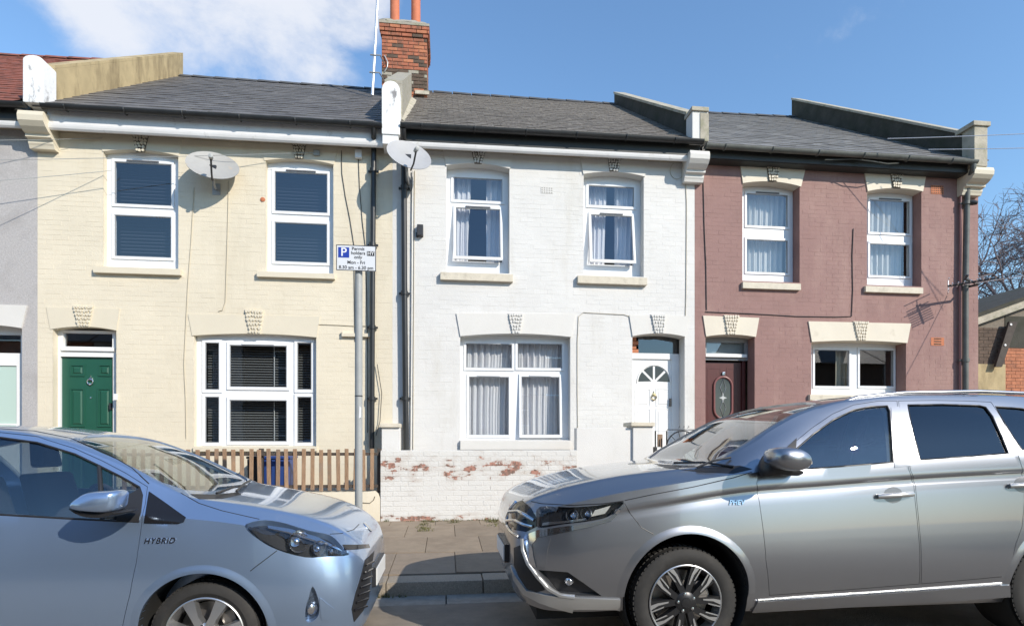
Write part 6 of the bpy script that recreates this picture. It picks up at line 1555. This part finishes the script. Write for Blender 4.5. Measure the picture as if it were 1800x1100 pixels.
# ---------------------------------------------------------------- ice blue hatchback (left)
def hatch():
    st = [(0.0, .27, .44, .52, .50, .50, .62, .42, .655, .675, 0),
          (.03, .22, .54, .62, .50, .585, .68, .48, .725, .745, 0),
          (.10, .19, .63, .71, .51, .665, .745, .52, .80, .825, 0),
          (.22, .18, .695, .775, .53, .73, .805, .55, .875, .905, 0),
          (.40, .18, .74, .82, .55, .775, .87, .58, .945, .97, 0),
          (.62, .18, .76, .84, .57, .80, .92, .61, .995, 1.02, 0),
          (.85, .19, .77, .847, .60, .796, .955, .63, 1.04, 1.06, 0),
          (1.0, .19, .77, .847, .62, .798, .97, .645, 1.065, 1.085, 0),
          (1.15, .19, .77, .847, .63, .798, .978, .645, 1.13, 1.165, 0),
          (1.5, .19, .77, .847, .64, .798, .985, .605, 1.295, 1.35, 0),
          (1.8, .19, .77, .847, .65, .798, .995, .585, 1.40, 1.455, 0),
          (2.2, .19, .77, .847, .66, .798, 1.01, .575, 1.455, 1.51, 0),
          (2.7, .19, .77, .847, .67, .798, 1.04, .565, 1.46, 1.52, 0),
          (3.2, .20, .76, .84, .68, .81, 1.07, .545, 1.42, 1.475, 0),
          (3.6, .24, .72, .79, .68, .75, 1.05, .50, 1.24, 1.29, 0),
          (3.82, .28, .66, .71, .66, .66, .90, .46, .98, 1.0, 0),
          (3.88, .32, .58, .62, .64, .57, .80, .40, .86, .88, 0)]
    c = Car('hatchback_car', 'ice blue small hatchback car with silver wheel parked facing right', st, -.50, 4.21, 0, -1, 0)
    T = c.t; uf, ur, zw = .865, 3.37, .305
    body = c.base.copy()
    inner = [(u, max(zb, .42), wb - .06, wm - .07, zm, ws - .045, zs, wr - .045, max(zr - .04, zs + .01), max(zt - .045, zs + .02), 0) for (u, zb, wb, wm, zm, ws, zs, wr, zr, zt, k) in st if 1.15 <= u <= 3.6]
    inner[0] = (1.12,) + inner[0][1:]
    body = boolean(body, c.loft(inner, 36, 0))
    for u in (uf, ur):
        for sd_ in (1, -1): body = boolean(body, arch_cutter(c, u, zw + .015, .352, sd_))
    wins = [[(-330, 792), (-200, 771), (-100, 764), (0, 768), (65, 777), (131, 797), (173, 817), (212, 836.5), (245, 855), (250, 870), (247, 900), (244, 917), (120, 911), (0, 904), (-200, 896), (-330, 892)]]
    for w_ in wins: body = boolean(body, c.prism_uz(w_, 1.3, -1.3).mesh('w'))
    pl = [(1.08, .55), (1.01, .35), (.98, 0), (1.01, -.35), (1.08, -.55), (1.18, -.60), (1.55, -.555), (1.70, -.52), (1.77, -.3), (1.80, 0), (1.77, .3), (1.70, .52), (1.55, .555), (1.18, .60)]
    body = boolean(body, MB().extr([c.w(u, v, 1.0) for u, v in pl], (0, 0, .8)).mesh('ws'))
    g = MB(); nu, nv = 16, 14
    for u in np.linspace(.97, 1.815, nu):
        wv = np.interp(u, [.97, 1.08, 1.18, 1.55, 1.70, 1.815], [.52, .585, .615, .57, .535, .47])
        for k in range(nv + 1):
            l, n, i_, d_ = c.base_bvh.ray_cast(c.w(u, wv * (2 * k / nv - 1), 3), Vector((0, 0, -1))); g.v.append((l.x, l.y, l.z - .010))
    for i in range(nu - 1):
        for k in range(nv): a = i * (nv + 1) + k; g.f.append((a, a + 1, a + nv + 2, a + nv + 1))
    g.build('windscreen', M_WGLASS, T, smooth=60)
    d1 = [(260, 855), (256, 885), (250, 918), (245, 955), (240, 989), (229, 1044), (216, 1100), (200, 1165), (60, 1165), (-120, 1150), (-150, 1000), (-160, 880), (-150, 775), (-90, 757), (0, 759), (65, 766), (131, 787), (180, 809), (222, 831)]
    cut = c.prism_uz(d1, .98, .42).mesh('d'); door = boolean(body, c.prism_uz(inset(d1, 1.1), .98, .42).mesh('d'), 'INTERSECT'); body = boolean(body, cut)
    hl = smooth_poly([(430, 925), (456, 914), (493, 917), (542, 931.5), (580, 940), (600, 958), (613, 974.5), (575, 977.5), (536, 979), (487, 965.5), (455, 948)], 3)
    body = boolean(body, c.patch(hl, .03, .085, 9).mesh('hl'))
    fog = smooth_poly([(550, 1030), (560, 1055), (560, 1080), (548, 1092), (538, 1090), (537, 1070), (543, 1048)], 3)
    body = boolean(body, c.patch(fog, .03, .06, 6).mesh('fg'))
    intake = [(641, 984), (657, 968), (652, 1000), (650, 1022), (648, 1050), (638, 1072), (622, 1092), (618, 1070), (625, 1040), (634, 1010)]
    finish(body, M_BLUE, 'body', T)
    dr = finish(door, M_BLUE, 'door', T)
    for w_ in wins:
        gl_ = c.sheet('window_glass', inset(w_, -2), M_CGLASS, T, -.010, .004, 16); mirror_mesh(gl_, c, 'window_glass')
        c.strip('window_seal', w_ + [w_[0]], M_TRIM, T, .007, -.004)
    c.strip('quarter_bar', [(174, 818), (176, 860), (178, 914)], M_TRIM, T, .012, -.006)
    c.sheet('wing_triangle', [(262, 864), (285, 880), (310, 898), (327, 910), (323, 917), (314, 920), (285, 920), (254, 919), (258, 890)], M_TRIMG, T, .007, .02, 8)
    c.sheet('mirror_base', [(246, 858), (250, 868), (248, 900), (244, 918), (205, 916), (207, 890), (225, 870)], M_TRIM, T, .004, .010, 8)
    mh = sub('door_mirror', T)
    mirror_housing(c, smooth_poly([(110, 889), (128, 874), (145, 866), (180, 863.5), (200, 864), (201, 880), (197, 897), (180, 903), (150, 902), (120, 898)], 3), 3.15, 3.31, M_BLUE, mh, name='mirror_shell')
    mirror_housing(c, smooth_poly([(108, 894), (125, 899), (160, 903), (198, 898), (214, 901), (205, 906), (166, 913), (130, 907)], 2), 3.18, 3.38, M_TRIM, mh, name='mirror_foot')
    hd = sub('headlight', T)
    c.sheet('housing', hl, M_LAMPD, hd, -.038, .006, 9)
    c.sheet('lamp_divider', [(436, 925), (470, 932), (497, 946), (512, 968), (500, 968), (486, 963), (455, 946)], M_TRIM, hd, -.014, .01, 7)
    for (px, py, r) in ((526, 951, .066), (563, 963, .046), (587, 966, .03)):
        l, n = c.hit(px, py); dd = (n + Vector((1.0, -.2, 0))).normalized()
        MB().lathe([(r, .010), (r * .95, -.01), (r * .7, -.035), (r * .3, -.05), (0, -.052)], l - n * .006 - dd * .010, dd, 26, cap=False).build('reflector_bowl', M_LAMPB, hd, smooth=50)
        MB().lathe([(r * .5, -.03), (r * .45, -.012), (r * .25, .000), (0, .004)], l - n * .012 - dd * .008, dd, 20, cap=False).build('projector', M_CHROMEC, hd, smooth=60)
    c.sheet('light_strip', [(470, 920), (510, 926), (560, 941), (590, 957), (604, 968), (590, 963), (556, 947), (508, 932), (472, 925)], M_LAMPB, hd, -.010, .01, 6)
    ln_ = c.sheet('lens', hl, M_LENS, hd, -.001, .003, 8); mirror_mesh(ln_, c, 'lens')
    c.sheet('fog_recess', fog, M_TRIM, T, -.03, .006, 6)
    l, n = c.hit(550, 1072); MB().lathe([(.030, -.02), (.032, .0), (.026, .006), (0, .008)], l - n * .012, (n + Vector((.5, 0, 0))), 20).build('fog_lamp', M_LAMPB, T, smooth=50)
    c.sheet('fog_blade', smooth_poly([(562, 1050), (575, 1060), (588, 1070), (592, 1080), (585, 1086), (566, 1088), (563, 1070)], 2), M_BLUE, T, .006, .012, 6)
    gr = c.sheet('lower_grille', intake, M_TRIM, T, .004, .010, 6)
    for k in range(7):
        y = 990 + k * 13; t_ = k / 6; xa = 641 - 20 * t_; xb = 655 - 12 * t_
        c.strip('grille_slat', [(xa, y + 3), (xb, y - 4)], M_TRIMG, gr, .008, .008)
    c.sheet('upper_grille', [(602, 957), (625, 957), (648, 956), (650, 962), (628, 965), (607, 966)], M_TRIMG, T, .003, .008, 5)
    pc = c.w(-.03, 0, .52); MB().box(pc.x - .004, pc.x + .004, c.yc - .26, c.yc + .26, .43, .545).build('number_plate', M_PLATE, T, bevel=.003)
    MB().box(pc.x - .05, pc.x - .004, c.yc - .27, c.yc + .27, .42, .555).build('plate_holder', M_TRIM, T, bevel=.004)
    l, n = c.hit(626, 940); MB().lathe([(.0, .006), (.042, .004), (.045, -.004)], c.w(.065, 0, .79), Vector((1, 0, .9)), 24).build('badge', M_CHROMEC, T, smooth=50)
    c.strip('bonnet_seam', [(456, 912), (425, 905), (390, 897), (350, 884), (318, 866)], M_TRIM, T, .0035, -.0012)
    c.strip('bonnet_seam', [(580, 938), (600, 937), (622, 930), (631, 921)], M_TRIM, T, .0035, -.0012)
    c.strip('bumper_seam', [(487, 967), (470, 980), (450, 995), (440, 1003)], M_TRIM, T, .0028, -.001)
    c.strip('roof_seam', [(0, 753), (60, 757), (125, 770), (190, 797), (232, 822), (262, 850)], M_TRIM, T, .004, -.001)
    c.sheet('cowl', [(335, 868), (380, 869), (418, 865), (424, 869), (390, 876), (350, 877)], M_TRIM, T, .002, .006, 8)
    for a, b in (((415, 868), (440, 846)), ((380, 872), (432, 856))):
        p0, n0 = c.hit(*a); p1, n1 = c.hit(*b); MB().tube([p0 + n0 * .02, (p0 + p1) / 2 + n0 * .028, p1 + n1 * .012], .008, 6).build('wiper', M_TRIM, T)
    # HYBRID lettering on the wing
    letters(c, 'HYBRID', 281, 950, .043, 1.12)
    MB().extr([c.w(1.12, -.62, .80), c.w(1.12, -.62, 1.05), c.w(1.40, -.62, 1.03), c.w(1.58, -.62, .90), c.w(1.58, -.62, .62)], (0, -1.24, 0)).build('dashboard', M_SEAT, T, bevel=.02)
    for v in (.34, -.34): seat(c, 2.20, v, .62)
    sc_ = c.w(1.62, .34, .96); e = Vector((-.35, 0, .94)); f = Vector((0, 1, 0))
    MB().tube([sc_ + e * .18 * math.sin(k * .3142) + f * .18 * math.cos(k * .3142) for k in range(20)], .016, 8, closed=True).tube([sc_, c.w(1.5, .34, .9)], .04, 8).build('steering_wheel', M_SEAT, T, smooth=60)
    for u in (uf, ur):
        arch_lip(c, u, zw + .015, .352, 1, M_BLUE, .06, .010)
        for sd_ in (1, -1): wheel(c, u, sd_, .300, .218, 'hatch', width=.18, vface=.795, zc=.302); liner(c, u, zw + .015, .352, sd_, .52)
    MB().add([c.w(.12, .55, .22), c.w(3.7, .55, .24), c.w(3.7, -.55, .24), c.w(.12, -.55, .22), c.w(.12, .55, .14), c.w(3.7, .55, .16), c.w(3.7, -.55, .16), c.w(.12, -.55, .14)], [(0, 1, 2, 3), (7, 6, 5, 4), (0, 4, 5, 1), (1, 5, 6, 2), (2, 6, 7, 3), (3, 7, 4, 0)]).build('underbody', M_LINER, T)
    return c
M_CHROMEB = material('bright_insert', (.55, .60, .68), .18, .8)
CAR2 = hatch()
